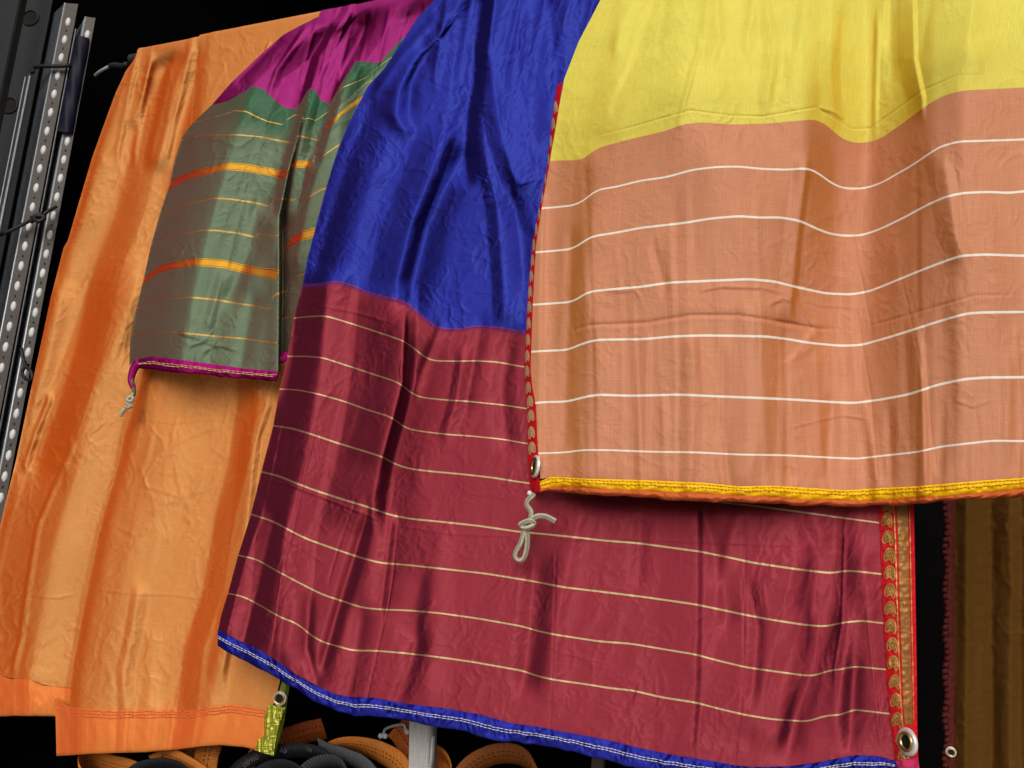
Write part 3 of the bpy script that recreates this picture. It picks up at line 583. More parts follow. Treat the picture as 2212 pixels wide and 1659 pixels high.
BF = [  # blue part
    (z6([(1500, 0), (1480, 300), (1500, 500), (1560, 850), (1640, 1090)]), 34, 60, 20, 't', 60),
    (z6([(1440, 0), (1400, 250), (1380, 500), (1340, 700), (1335, 900), (1345, 1040)]), 34, 20, -22, 'g', 40),
    (z6([(1300, 0), (1200, 180), (1020, 380), (940, 540), (920, 680), (980, 780)]), 26, 22, 12, 'g', 30),
    (z6([(1100, 300), (1010, 500), (1000, 650)]), 18, 22, -10, 'g', 40),
    (z6([(1200, 820), (1120, 1050), (1020, 1300), (930, 1659)]), 60, 30, 15, 't', 60),
    (z6([(1300, 930), (1230, 1100), (1120, 1350), (1040, 1659)])+[(880, 660)], 30, 40, -20, 'g', 40),
    (z6([(1830, 0), (1860, 450), (1840, 800)]), 36, 26, -13, 'g', 60),
    (z6([(1720, 100), (1700, 600), (1720, 900)]), 36, 40, 7, 'g', 60),
    (z6([(1440, 600), (1450, 900), (1520, 1200), (1560, 1659)])+[(1090, 690)], 26, 40, 11, 't', 60),
    (z6([(1600, 1150), (1680, 1400), (1690, 1659)]), 26, 26, -9, 'g', 50),
    (z6([(800, 560), (640, 950), (520, 1350), (440, 1659)])+[(660, 690), (620, 850)], 24, 30, -11, 'g', 60),
    (z6([(930, 700), (800, 1000), (700, 1300), (600, 1659)]), 40, 40, 8, 'g', 60),
    (z6([(1150, 120), (960, 330), (800, 560)]), 18, 20, 7, 'g', 40), (z6([(1260, 150), (1100, 330)]), 12, 12, -5, 'g', 40),
    # maroon part
    (m4([(1235, 300), (1222, 640), (1165, 870), (1100, 1110)]), 80, 8, 11, 't', 40),
    (m4([(745, 20), (730, 250), (715, 480), (680, 700), (640, 950), (590, 1200), (480, 1600)])+m5([(440, 700), (400, 900)]), 62, 70, 24, 't', 50),
    (m4([(1235, 130), (1220, 400), (1215, 640), (1155, 870), (1090, 1110), (1040, 1350), (1030, 1480)]), 120, 30, 24, 't', 50),
    (m4([(1330, 470), (1290, 750), (1240, 950), (1180, 1200), (1150, 1480)])+m5([(1150, 130), (1120, 380), (1090, 620)]), 30, 46, -12, 'g', 50),
    (m4([(1600, 510), (1560, 760), (1500, 950)]), 18, 26, 7, 't', 50), (m4([(1460, 300), (1350, 560), (1310, 700)]), 14, 16, 6, 'g', 40),
    (m4([(1900, 300), (1850, 700), (1880, 1000)]), 30, 24, -9, 'g', 50), (m4([(1720, 300), (1660, 560), (1620, 760)]), 20, 18, -6, 'g', 50),
    (m5([(1000, 80), (930, 300), (860, 520), (780, 800), (720, 1010)]), 14, 20, -11, 'g', 60),
    (m5([(1150, 130), (1120, 380), (1085, 650)]), 70, 14, 12, 't', 40),
    (m5([(1320, 860), (1260, 1040), (1190, 1230)]), 16, 24, -6, 'g', 70),
    (m5([(1330, 480), (1290, 800), (1310, 940)]), 40, 30, -7, 'g', 50), (m5([(1450, 200), (1400, 700), (1380, 1200)]), 40, 40, 7, 'g', 60),
    (m5([(420, 120), (350, 400), (290, 650), (230, 860)]), 22, 20, -10, 'g', 50), (m5([(320, 60), (180, 560), (120, 800)]), 20, 16, 7, 'g', 50),
    (m5([(480, 600), (440, 900), (440, 990)]), 14, 20, -8, 'g', 40), (m5([(630, 620), (620, 900), (680, 1110)]), 16, 14, -7, 'g', 40),
    (m5([(960, 700), (930, 960), (880, 1200)]), 22, 26, -7, 'g', 50), (m5([(2060, 380), (2030, 800), (1990, 1100)]), 26, 40, -13, 'g', 60),
    (m6([(230, 60), (180, 300), (100, 640), (80, 1000)]), 46, 30, 9, 'g', 60), (m6([(580, 100), (570, 400)]), 20, 22, -5, 'g', 40),
    (m6([(890, 40), (890, 500), (880, 1000), (860, 1350)]), 80, 14, 7, 't', 60), (m6([(930, 20), (1000, 300), (1060, 620)]), 22, 30, -7, 'g', 70),
    (m6([(1120, 60), (1060, 250), (1010, 480)]), 18, 24, 4.5, 'g', 70), (m6([(1190, 480), (1230, 700), (1200, 1050)]), 20, 18, -7, 'g', 50),
    (m6([(1160, 100), (1150, 600), (1150, 1000), (1100, 1400)]), 3, 3, -1.6, 'g', 30), (m6([(110, 300), (100, 700), (80, 1200)]), 3, 3, -1.2, 'g', 30),
    (m6([(1420, 340), (1340, 700), (1260, 960), (1210, 1200)]), 120, 40, 10, 't', 50), (m6([(1480, 100), (1560, 300), (1500, 800), (1400, 1200)]), 26, 24, -8, 'g', 50),
    (m6([(1500, 650), (1480, 900), (1330, 1300)]), 60, 24, 8, 't', 40),
    (m6([(1660, 40), (1640, 500), (1570, 800), (1480, 1100), (1400, 1350)]), 44, 38, -15, 'g', 60), (m6([(1705, 200), (1690, 660), (1650, 900)]), 4, 6, 2, 't', 60),
    (m4([(460, 900), (400, 1200), (330, 1500)])+m5([(220, 400), (120, 800)]), 2.6, 2.6, 1.8, 'g', 20), (m4([(680, 920), (610, 1200), (540, 1560)])+m5([(470, 400), (400, 900)]), 2.6, 2.6, 1.6, 'g', 20),
    (m5([(1170, 400), (1130, 640), (1060, 940), (1000, 1210)]), 2.6, 2.6, -2.2, 'g', 20), (m5([(920, 0), (830, 240), (760, 470)]), 2.4, 2.4, -1.4, 'g', 20), (m6([(1830, 600), (1870, 1000), (1900, 1300)]), 3, 3, 1.4, 'g', 20),
    (m6([(1720, 650), (1700, 900), (1650, 1200)]), 24, 22, 7, 'g', 50), (m6([(1800, 300), (1850, 700), (1880, 1200)]), 30, 30, 8, 'g', 60), (m6([(1760, 900), (1740, 1300)]), 18, 20, -8, 'g', 50)]
for a in BF: Bc.D += fold(X, Y, *a)
e = X-np.interp(Y, np.array(bL)[:, 1], np.array(bL)[:, 0]); Bc.D -= .02*np.exp(-(e/22)**1.5)*sstep(60, 300, Y)
for i in range(12): Bc.D += fold(X, Y, [(980+i*55, -100), (940+i*50, 160)], 10, 12, (5, -4, 3)[i % 3], 'g', 60)
for p_, w_, a_ in [(m4([(690, 160), (900, 200), (1200, 285)]), 3, 1.6), (m4([(330, 1255), (500, 1285), (700, 1360), (1000, 1480), (1150, 1540)]), 3, 2.4), (m5([(1150, 130), (1500, 185), (1950, 210)]), 3, 1.4),
                  (m6([(0, 200), (500, 195), (1100, 220), (1700, 240)]), 3, 1.5), (m6([(0, 760), (150, 830), (420, 890)]), 3, .9), (z6([(1640, 1100), (1720, 1075), (1810, 1055)]), 5, 3), (z6([(1390, 1195), (1430, 1165), (1500, 1150)]), 4, 2),
                  (m4([(1230, 480), (1210, 560), (1220, 660)]), 3, 2), (m5([(400, 110), (500, 220), (760, 400)]), 4, 1.2), (m5([(1250, 720), (1400, 640), (1420, 600)]), 4, 1.5)]: Bc.D += crease(X, Y, p_, w_, a_, .4)
nf = np.sqrt(np.clip(1-sstep(560, 760, Y), 0, 1))
Bc.D += crumple(X, Y, 51, 1.25, 1.1+.8*nf, .3) + wrinkles(X, Y, 190, 22, 1.6, (95, 150), (25, 110), box=(640, 1200, 0, 700)) + wrinkles(X, Y, 170, 23, .8, (75, 130), (30, 120), box=(480, 1930, 650, 1640)) + wrinkles(X, Y, 60, 24, .7, (-10, 30), (30, 100), box=(480, 1930, 650, 1640))
Bc.clear(.032)
Bc.part('body_panel', m_bl, blue, -3, 0, over=.35)
o = Bc.part('end_panel', m_ma, blue, 0, 9); o['label'] = 'maroon end panel with thin pale gold stripes'
hT = m5([(60, 790), (180, 850), (320, 915), (450, 995), (550, 1070), (700, 1150), (800, 1195), (900, 1212), (1050, 1218), (1250, 1255), (1500, 1285), (1700, 1320), (1900, 1375)])+m6([(0, 1230), (200, 1268), (400, 1305), (600, 1355), (800, 1395), (1000, 1425), (1100, 1445), (1200, 1455), (1400, 1450), (1550, 1430), (1700, 1400), (1770, 1388), (1900, 1395), (2000, 1425)])
hB = m5([(60, 890), (180, 955), (300, 1025), (450, 1100), (560, 1165), (650, 1230), (800, 1290), (920, 1330), (1050, 1330), (1250, 1360), (1400, 1390), (1600, 1425), (1800, 1480)])+m6([(0, 1330), (200, 1365), (400, 1420), (600, 1470), (1000, 1530), (1400, 1540), (1700, 1495), (1900, 1485), (2000, 1480)])
bh, xyd = hem('hem', Bc, sorted(hT), sorted(hB), m_blh, blue, .010, .016, 14, pw=15.)
bh['label'] = 'gathered royal blue hem with a double row of white stitching'
stitches('stitching', xyd, .40, M_THREADW, bh, 8, 1.2, .0006, 3, .5); stitches('stitching', xyd, .52, M_THREADW, bh, 8, 1.2, .0006, 7, .5)
# red and gold border
m_red = silk('red_border_silk', lin(205, 28, 38), lin(255, 110, 120), lin(220, 30, 50), vsc=.6)
m_zar = zari('gold_lattice', lin(150, 30, 20), lin(205, 160, 80), 6, 120)
bl_ = m6([(1888, -120), (1890, 0), (1905, 200), (1915, 500), (1925, 700), (1935, 900), (1950, 1100), (1975, 1300), (1986, 1440)])
br_ = m6([(2086, -120), (2090, 0), (2095, 300), (2100, 600), (2105, 900), (2108, 1200), (2114, 1440)])
dR_ = lambda y: np.interp(y, Bc.Y[:, -1], Bc.D[:, -1])
redb, RS = strip('border', bl_, br_, lambda y: dR_(y)+.0015, lambda y: dR_(y)+.004, m_red, blue, 2.2, .008, .0025, 9, 26)
redb['label'] = 'red border woven with gold paisleys and a gold lattice band'
def substrip(name, S_, a0, a1, y0, y1, mat, parent, lift=.0012, n=7):
    Xs, Ys, Ds = S_; k = Xs.shape[0]; na = Xs.shape[1]; r = [i for i in range(k) if y0 <= Ys[i, 0] <= y1]
    a = np.linspace(a0, a1, n)*(na-1); i = np.clip(a.astype(int), 0, na-2); f = a-i
    g = lambda Q: Q[r][:, i]*(1-f)+Q[r][:, i+1]*f
    P = pt(g(Xs), g(Ys), g(Ds)+lift); v = np.linspace(0, 1, len(r))
    return grid(name, P, mat, parent, np.stack(np.broadcast_arrays(np.linspace(0, 1, n)[None], v[:, None]), -1))
substrip('gold_band', RS, .52, .82, 1040, 1565, m_zar, redb)
substrip('gold_line', RS, .42, .455, 1040, 1575, M_GOLDT, redb, n=3); substrip('gold_line', RS, .86, .885, 1040, 1560, M_GOLDT, redb, n=3)
def paisley():
    """teardrop outline, inner outline and seed dots as flat ribbons in a 2 x 2 square"""
    out = []
    def rib(P, w):
        P = smoothcurve(P, 22); T = np.gradient(P, axis=0); N = np.stack([-T[:, 1], T[:, 0]], -1); N /= np.linalg.norm(N, axis=1)[:, None]+1e-9
        out.append((P-N*w, P+N*w))
    body = [(-.95, .45), (-.85, -.25), (-.4, -.85), (.25, -.98), (.8, -.6), (.98, .05), (.92, .65), (.62, 1.05), (.45, .82), (.28, .6), (0, .52), (-.35, .58), (-.62, .78), (-.95, .45)]
    rib(body, .11); rib([(x*.62+.02, y*.62-.10) for x, y in body], .11); rib([(x*.3, y*.3-.2) for x, y in body], .12)
    for c in ((-.2, -.3), (.2, -.35), (.5, -.1), (.62, .35), (-.5, .1)): rib([(c[0]-.1, c[1]+.1), (c[0]-.02, c[1]-.08), (c[0]+.1, c[1]+.02)], .09)
    return out
PA = paisley()
def place_paisley(parent, c, ex, ey, flip=1):
    """c centre pixel+depth function, ex / ey half sizes in pixels"""
    V = []; Fc = []
    for L, R in PA:
        n = len(L); b = len(V)
        Q = np.stack([L, R], 1).reshape(-1, 2)
        x = c[0]+Q[:, 0]*ex*flip; y = c[1]+Q[:, 1]*ey
        V += [tuple(v) for v in pt(x, y, c[2](x, y))]
        Fc += [(b+2*i, b+2*i+1, b+2*i+3, b+2*i+2) for i in range(n-1)]
    return mesh('paisley_motif', V, Fc, M_GOLDT, parent, None, True)
def sdepth(S_, lift):
    Xs, Ys, Ds = S_
    def f(x, y):
        r = np.clip(np.searchsorted(Ys[:, 0], y), 0, len(Ys)-1); out = np.empty(len(x))
        for i, (k, xx) in enumerate(zip(r, x)): out[i] = np.interp(xx, Xs[k], Ds[k])
        return out+lift
    return f
fd = sdepth(RS, .0014)
for (x, y) in m6([(1932, 8), (1930, 90), (1936, 188), (1944, 285), (1946, 382), (1948, 482), (1948, 580), (1952, 678), (1960, 780), (1963, 880), (1974, 985), (1980, 1090), (1986, 1195), (2010, 1300), (2022, 1390)]):
    place_paisley(redb, (x+3.5, y, fd), 11.5, 15.5)
eyelet(blue, m6([(2055, 1315)])[0], float(dR_(1600.))+.016, .0130, (-1.25, -.9, .0), .0170)
strip('corner_tuck', m6([(1990, 1420), (2000, 1475)]), m6([(2112, 1400), (2124, 1490)]), cB(float(dR_(1640.))+.014), cB(float(dR_(1640.))+.010), silk('pink_tuck', lin(190, 50, 90), lin(240, 150, 180), lin(200, 60, 100), vsc=.2), blue, 2, .008, .006, 4)

# ================================================================== yellow and salmon cloth (nearest)
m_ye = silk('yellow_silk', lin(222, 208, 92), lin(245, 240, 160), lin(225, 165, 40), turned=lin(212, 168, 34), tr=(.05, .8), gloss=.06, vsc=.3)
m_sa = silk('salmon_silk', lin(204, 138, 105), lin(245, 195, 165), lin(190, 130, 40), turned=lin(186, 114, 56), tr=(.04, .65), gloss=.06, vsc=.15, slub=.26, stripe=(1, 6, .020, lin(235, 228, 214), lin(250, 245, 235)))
m_yh = silk('yellow_hem_silk', lin(250, 198, 22), lin(255, 240, 110), lin(235, 170, 30), turned=lin(214, 140, 12), tr=(.03, .6), vsc=.2, slub=.1)  # turned ochre puts fold shading into the hem colour
m_sh = silk('salmon_hem_silk', lin(205, 100, 52), lin(240, 170, 120), lin(200, 110, 50), turned=lin(160, 66, 26), tr=(.03, .6), vsc=.2)  # turned brown is painted shade on the roll
yellow = empty('saree', (.55, -.15, 1.68), 'bright yellow silk cloth with a salmon white-striped end panel, nearest to the viewer', 'cloth', GR)
yL = [(1350, -100), (1297, 0), (1250, 90), (1219, 170), (1206, 240), (1196, 300), (1185, 361), (1168, 462), (1158, 525), (1154, 594), (1150, 676), (1148, 737), (1146, 798), (1150, 838), (1158, 879), (1160, 940), (1163, 985), (1168, 1040)]
XR = 2340
def row(pts):
    p = sorted(pts); e = np.interp(p[0][1], [q[1] for q in yL], [q[0] for q in yL]); k = (p[-1][1]-p[-4][1])/(p[-1][0]-p[-4][0])*.5
    p = [q for q in p if q[0] > e+2]; return [(e, p[0][1]+2)]+p+[(XR, p[-1][1]+k*(XR-p[-1][0]))]
RY = [z7([(330, 612), (400, 575), (560, 535), (750, 480), (790, 468), (960, 490), (1100, 495), (1330, 455), (1400, 500), (1480, 548), (1560, 545), (1650, 480), (1780, 385), (1850, 350), (1930, 320), (2100, 315), (2212, 310)]),
      z7([(190, 712), (330, 680), (390, 630), (520, 595), (690, 555), (760, 527), (850, 520), (960, 530), (1120, 525), (1320, 507), (1370, 530), (1420, 580), (1480, 608), (1540, 607), (1600, 590), (1700, 520), (1800, 445), (1870, 405), (1950, 385), (2212, 372)]),
      z7([(155, 908), (215, 882), (300, 872), (340, 850), (390, 808), (480, 793), (580, 768), (690, 753), (800, 722), (900, 710), (1000, 708), (1090, 718), (1200, 722), (1290, 715), (1330, 733), (1400, 785), (1450, 802), (1530, 802), (1600, 780), (1740, 700), (1850, 625), (1930, 602), (2100, 597), (2212, 593)]),
      z8([(130, 420), (190, 388), (290, 378), (330, 352), (370, 325), (480, 308), (580, 288), (760, 268), (880, 248), (1000, 238), (1090, 245), (1170, 243), (1260, 258), (1320, 288), (1390, 315), (1470, 323), (1530, 318), (1600, 293), (1700, 245), (1800, 190), (1880, 155), (1950, 140), (2060, 135), (2150, 140), (2212, 132)]),
      z8([(115, 650), (180, 612), (290, 604), (330, 578), (360, 560), (480, 548), (580, 540), (700, 522), (850, 515), (1040, 507), (1150, 517), (1240, 540), (1370, 568), (1480, 572), (1560, 557), (1650, 520), (1760, 475), (1850, 440), (1940, 408), (2050, 402), (2212, 408)]),
      z8([(100, 850), (165, 812), (270, 808), (340, 778), (400, 764), (590, 762), (720, 750), (850, 746), (1000, 748), (1110, 750), (1210, 762), (1300, 778), (1430, 790), (1520, 787), (1650, 750), (1760, 715), (1870, 680), (1970, 652), (2050, 648), (2212, 646)]),
      z8([(105, 1075), (165, 1030), (270, 1028), (340, 1010), (400, 998), (540, 1003), (750, 998), (900, 1005), (1080, 1012), (1250, 1020), (1400, 1030), (1490, 1034), (1600, 1020), (1720, 998), (1850, 955), (1960, 932), (2060, 925), (2212, 924)]),
      z8([(140, 1250), (260, 1245), (330, 1235), (450, 1235), (620, 1242), (820, 1245), (1000, 1254), (1200, 1257), (1350, 1265), (1500, 1272), (1620, 1258), (1760, 1243), (1860, 1220), (1990, 1205), (2080, 1195), (2212, 1197)]),
      z8([(155, 1372), (200, 1352), (350, 1360), (600, 1367), (850, 1378), (1000, 1393), (1150, 1390), (1300, 1400), (1450, 1410), (1600, 1400), (1750, 1393), (1900, 1380), (2050, 1367), (2212, 1357)])]
RY = [row(r) for r in RY]
Yc = Cloth([barrow(1345, XR, .036)]+RY, [-4, -.35, 0, 1, 2, 3, 4, 5, 6, 7], edgeL=yL, step=2.5)
X, Y = Yc.X, Yc.Y
# depth of the big pleats, worked out from how far the level stripes rise and dip
xs = np.linspace(1200, 2212, 16)
T = {0: [108, 131, 164, 176, 194, 186, 169, 160, 156, 95, 58, 101, 159, 182, 175, 168],
     1: [106, 133, 164, 176, 186, 193, 182, 162, 153, 77, 60, 103, 159, 184, 176, 168], 2: [109, 148, 166, 176, 178, 186, 181, 165, 129, 69, 64, 109, 161, 187, 180, 173],
     3: [118, 160, 170, 176, 181, 176, 170, 149, 102, 64, 66, 115, 162, 195, 190, 177]}
vv = np.array(sorted(T)); tab = np.array([T[v] for v in vv], float)
def yprof(x, v):
    xf = np.linspace(1100, 2360, 421); fine = np.array([np.convolve(np.pad(np.interp(xf, xs, r), 9, mode='edge'), np.hanning(21)[1:-1]/np.hanning(21).sum(), 'valid') for r in tab])
    out = np.empty(x.shape)
    for i in range(x.shape[0]):
        k = float(np.clip(v[i], vv[0], vv[-1])); j = min(max(np.searchsorted(vv, k)-1, 0), len(vv)-2); f = (k-vv[j])/(vv[j+1]-vv[j])
        out[i] = np.interp(x[i], xf, fine[j]*(1-f)+fine[j+1]*f)
    m = 152.; dec = np.interp(v, [3, 5, 7], [1, .72, .5]); out = m+(out-m)*dec[:, None]
    return out*.001
pr = yprof(X, Yc.V); tb = sstep(-4, -.6, Yc.V)[:, None]
Yc.D = .036*(1-tb)+.075*tb + (pr-.03)*tb
YF = [(z7([(330, 0), (420, 120)]), 10, 10, 0, 'g', 30),
      (z7([(640, 0), (560, 250), (470, 450)]), 14, 30, -5, 'g', 60), (z7([(540, 0), (480, 200)]), 14, 20, 5, 'g', 50), (z7([(900, 0), (920, 170), (880, 260)]), 20, 12, -4, 'g', 50),
      (z7([(1110, 0), (1150, 200), (1120, 430)]), 24, 14, 5, 't', 50), (z7([(830, 200), (790, 350), (750, 500)]), 10, 8, 3, 't', 40), (z7([(1200, 50), (1180, 350)]), 18, 18, -3, 'g', 50),
      (z7([(1400, 0), (1390, 300), (1400, 480)]), 26, 20, 6, 't', 60), (z7([(1590, 100), (1580, 500)]), 10, 8, 4, 't', 60), (z7([(1740, 0), (1745, 250), (1780, 420)]), 36, 8, 9, 't', 60),
      (z7([(1640, 0), (1650, 300)]), 18, 18, -6, 'g', 60), (z7([(2000, 0), (2010, 250)]), 30, 30, 3, 'g', 60),
      (z8([(390, 0), (375, 300), (350, 560), (395, 760), (400, 1000), (380, 1340)]), 46, 60, 9, 't', 50), (z8([(290, 350), (285, 600), (270, 820), (260, 1200)]), 16, 22, -6, 'g', 50),
      (z8([(160, 200), (150, 800), (150, 1300)]), 18, 12, 5, 'g', 50),
      (z8([(1285, 30), (1255, 260), (1230, 500), (1220, 620)]), 30, 12, 8, 't', 40), (z8([(640, 380), (680, 540)]), 12, 16, -4, 'g', 40),
      (z8([(1095, 640), (1085, 900), (1080, 1200), (1040, 1350)]), 60, 40, 8, 't', 50), (z8([(1190, 760), (1190, 1000), (1210, 1350)]), 30, 22, -6, 'g', 50),
      (z8([(1330, 700), (1270, 800), (1215, 860)]), 12, 22, 2.5, 'g', 30), (z8([(1390, 1050), (1370, 1350)]), 16, 20, -5, 'g', 40), (z8([(1530, 1040), (1590, 1380)]), 14, 14, 4, 'g', 40),
      (z8([(1560, 700), (1500, 400), (1450, 100)]), 2.5, 2.5, -1.1, 'g', 30), (z8([(1500, 640), (1560, 1000), (1590, 1340)]), 2.5, 2.5, -1.1, 'g', 30), (z8([(1690, 500), (1780, 900), (1840, 1300)]), 2.5, 2.5, -.7, 'g', 30),
      (z8([(800, 780), (810, 1000), (800, 1340)]), 34, 18, 6, 't', 50), (z8([(930, 850), (920, 1100), (960, 1370)]), 14, 16, -4, 'g', 50), (z8([(680, 1050), (690, 1350)]), 12, 14, 3, 'g', 40), (z8([(610, 750), (600, 1340)]), 24, 12, 3.5, 't', 50),
      (z8([(1760, 750), (1780, 1000), (1790, 1360)]), 30, 14, 7, 't', 60), (z8([(1870, 700), (1880, 1000), (1860, 1300)]), 20, 26, -5, 'g', 60), (z8([(1870, 20), (1920, 330), (1950, 400)]), 40, 24, 8, 't', 60), (z8([(2150, 900), (2140, 1200)]), 20, 16, 4, 'g', 60), (z8([(1640, 1100), (1650, 1370)]), 12, 16, -4, 'g', 50)]
for a in YF: Yc.D += fold(X, Y, *a)
for p_, w_, a_ in [(z8([(270, 740), (360, 705), (600, 695), (800, 662), (1000, 663), (1130, 682), (1350, 722), (1490, 720)]), 4.5, -3.2), (z8([(1490, 722), (1650, 682), (1850, 622), (2000, 578), (2212, 575)]), 3, -1.6), (z8([(420, 560), (560, 555), (580, 590)]), 4, 1.6),
                  (z8([(820, 560), (920, 540), (1100, 545), (1220, 575)]), 4, 2), (z8([(1230, 590), (1280, 660), (1330, 720)]), 4.5, 3), (z8([(1250, 610), (1240, 500), (1255, 420)]), 4, 2), (z8([(1120, 620), (1180, 590), (1230, 600)]), 5, 2.4), (z8([(1140, 690), (1230, 700), (1330, 740)]), 6, -3),
                  (z8([(1290, 740), (1310, 790), (1270, 830)]), 7, 1.5), (z8([(1260, 590), (1350, 620), (1500, 630)]), 3, 1.2), (z8([(1180, 1150), (1330, 1110), (1440, 1085), (1560, 1105)]), 3.5, 1.2),
                  (z7([(330, 618), (400, 577), (560, 537), (750, 482), (790, 470), (960, 492), (1100, 497), (1330, 457), (1400, 502), (1480, 550), (1560, 547), (1650, 482), (1780, 387), (1930, 322), (2212, 312)]), 2.2, -1.5),
                  (z7([(1330, 455), (1400, 475), (1450, 510)]), 4, 2.5), (z8([(1900, 1020), (2000, 1050), (2100, 1010)]), 4, 1.)]: Yc.D += crease(X, Y, p_, w_, a_, .35)
for i in range(9): Yc.D += fold(X, Y, [(1360+i*95, -120), (1330+i*95, 90)], 16, 16, (5, -4, 3.5)[i % 3], 'g', 60)
for yy in np.linspace(0, 1, 40): pass
r_ = random.Random(5)
for i in range(34):                                 # narrow tucks running down the end panel, deeper towards the hem
    x0 = 1185+i*33+r_.uniform(-14, 14); y0 = r_.choice((420, 560, 700, 820))+r_.uniform(-60, 60); w = r_.uniform(9, 24)
    Yc.D += fold(X, Y, [(x0-8, y0), (x0+r_.uniform(-6, 6), (y0+1060)/2), (x0+r_.uniform(-10, 14), 1060)], w, w*r_.uniform(.5, 1.3), r_.uniform(.6, 2.0)*r_.choice((1, 1, -1)), 't', 90)
Yc.D += crumple(X, Y, 71, .9, .55, -.05) + wrinkles(X, Y, 70, 31, .8, (95, 130), (30, 120), box=(1200, 2212, 0, 260)) + wrinkles(X, Y, 120, 32, .5, (-20, 20), (25, 100), box=(1160, 2212, 300, 1050)) + wrinkles(X, Y, 60, 33, .5, (75, 110), (30, 90), box=(1160, 2212, 300, 1050))
Yc.clear(.036)
Yc.part('body_panel', m_ye, yellow, -4, 0, over=.35)
o = Yc.part('end_panel', m_sa, yellow, 0, 7); o['label'] = 'salmon end panel with six thin white stripes'
hT = [(1166, 1040)]+z8([(200, 1347), (350, 1355), (600, 1362), (850, 1373), (1000, 1388), (1150, 1385), (1300, 1395), (1450, 1405), (1600, 1395), (1750, 1388), (1900, 1375), (2050, 1362), (2212, 1352)])+[(XR, 1026)]
hM = [(1168, 1056)]+z8([(200, 1394), (250, 1393), (500, 1405), (800, 1420), (1100, 1433), (1300, 1447), (1500, 1452), (1700, 1443), (1900, 1432), (2212, 1402)])+[(XR, 1052)]
hB = [(1166, 1064)]+z8([(200, 1405), (400, 1420), (700, 1440), (1000, 1455), (1250, 1463), (1500, 1470), (1700, 1462), (1900, 1445), (2050, 1438), (2212, 1425)])+[(XR, 1064)]
yh, xyd = hem('hem', Yc, hT, hM, m_yh, yellow, .006, .0045, 31, pw=18., back=False, lift=.004); yh['label'] = 'bright yellow band of the hem'
stitches('stitching', xyd, .16, simple('ochre_thread', lin(196, 142, 26), .8), yh, 6, 2.5, .0006, 3, .8); stitches('stitching', xyd, .45, simple('ochre_thread_dark', lin(190, 130, 24), .8), yh, 6, 2.5, .0006, 5, 1.)
hem('hem_roll', Yc, [(a, b-3) for a, b in hM], [(a, b+1.5) for a, b in hB], m_sh, yellow, .009, .0045, 33, pw=15., lift=.002)
# red paisley border turned back along the left edge
lb = [(1205, 180), (1198, 215), (1192, 260), (1181, 361), (1162, 462), (1150, 525), (1146, 566), (1140, 635), (1137, 696), (1134, 757), (1133, 798), (1135, 838), (1138, 879), (1140, 940), (1141, 1001), (1144, 1050), (1150, 1064)]
rb = [(1216, 178)]+yL[4:-1]+[(1164, 1020), (1168, 1062)]
dY = lambda y: np.interp(y, Yc.Y[:, 0], Yc.D[:, 0])
yb, YS = strip('border', lb, rb, lambda y: dY(y)-.026, lambda y: dY(y)+.001, m_red, yellow, 2, .004, .002, 12, 12); yb['label'] = 'red border with cream paisleys turned back along the left edge'
fy = sdepth(YS, .0016); M_PALE = simple('cream_gold_thread', lin(240, 214, 150), .4, .25)
for i, y in enumerate([232, 268, 306, 345, 386, 425, 462, 496, 530, 563, 597, 631, 664, 699, 735, 770, 803, 838, 868, 899, 935, 968]):
    xl_, xr_ = np.interp(y, [q[1] for q in lb], [q[0] for q in lb]), np.interp(y, [q[1] for q in rb], [q[0] for q in rb])
    w = xr_-xl_; o = place_paisley(yb, (xl_+w*.42, y, fy), w*.34, 12.5, -1); o.data.materials[0] = M_PALE
eyelet(yellow, (1157.5, 1008), float(dY(1000.))-.004, .0155, (-.80, -.62, .05), .018)
dc = float(dY(1040.))+.002
kp = lambda P, dd=0.: pt(np.array([a for a, b in k1(P)]), np.array([b for a, b in k1(P)]), dc+np.asarray(dd))
cord = tube('cord', smoothcurve(kp([(420, 690), (395, 715), (345, 770), (345, 830), (390, 900), (385, 985), (360, 1040)], [-.004, .002, .003, .003, .003, .004, .005]), 50), .0042, M_CORD, yellow, 10)
cord['label'] = 'knotted beige draw cord with a hanging loop'
tube('cord_knot', smoothcurve(kp([(360, 1010), (290, 1040), (258, 1065), (300, 1090), (390, 1050), (425, 1035), (410, 1075), (330, 1105), (275, 1085), (300, 1040), (380, 1015), (415, 1050), (380, 1090)], [.0, .006, .003, -.003, -.004, .002, .008, .010, .004, .010, .011, .006, 0]), 120), .0040, M_CORD, cord, 10)
tube('cord_tail', smoothcurve(kp([(370, 1030), (420, 985), (480, 957), (560, 957), (630, 985), (698, 1022)], [.004, .004, .004, .002, 0, -.003]), 40), .0043, M_CORD, cord, 10)
tube('cord_loop', smoothcurve(kp([(310, 1090), (295, 1170), (265, 1290), (205, 1400), (195, 1470), (245, 1512), (300, 1480), (335, 1370), (345, 1240), (335, 1100)], [.006, .004, .002, 0, -.002, -.003, -.002, 0, .003, .005]), 80), .0040, M_CORD, cord, 10)
ring('cord_bead', kp([(372, 668)], [.002])[0], (0, -1, 0), [(.0001, .004), (.003, .0032), (.0042, 0), (.003, -.003), (.0001, -.004)], simple('white_bead', (.75, .73, .70), .3), cord, 12)

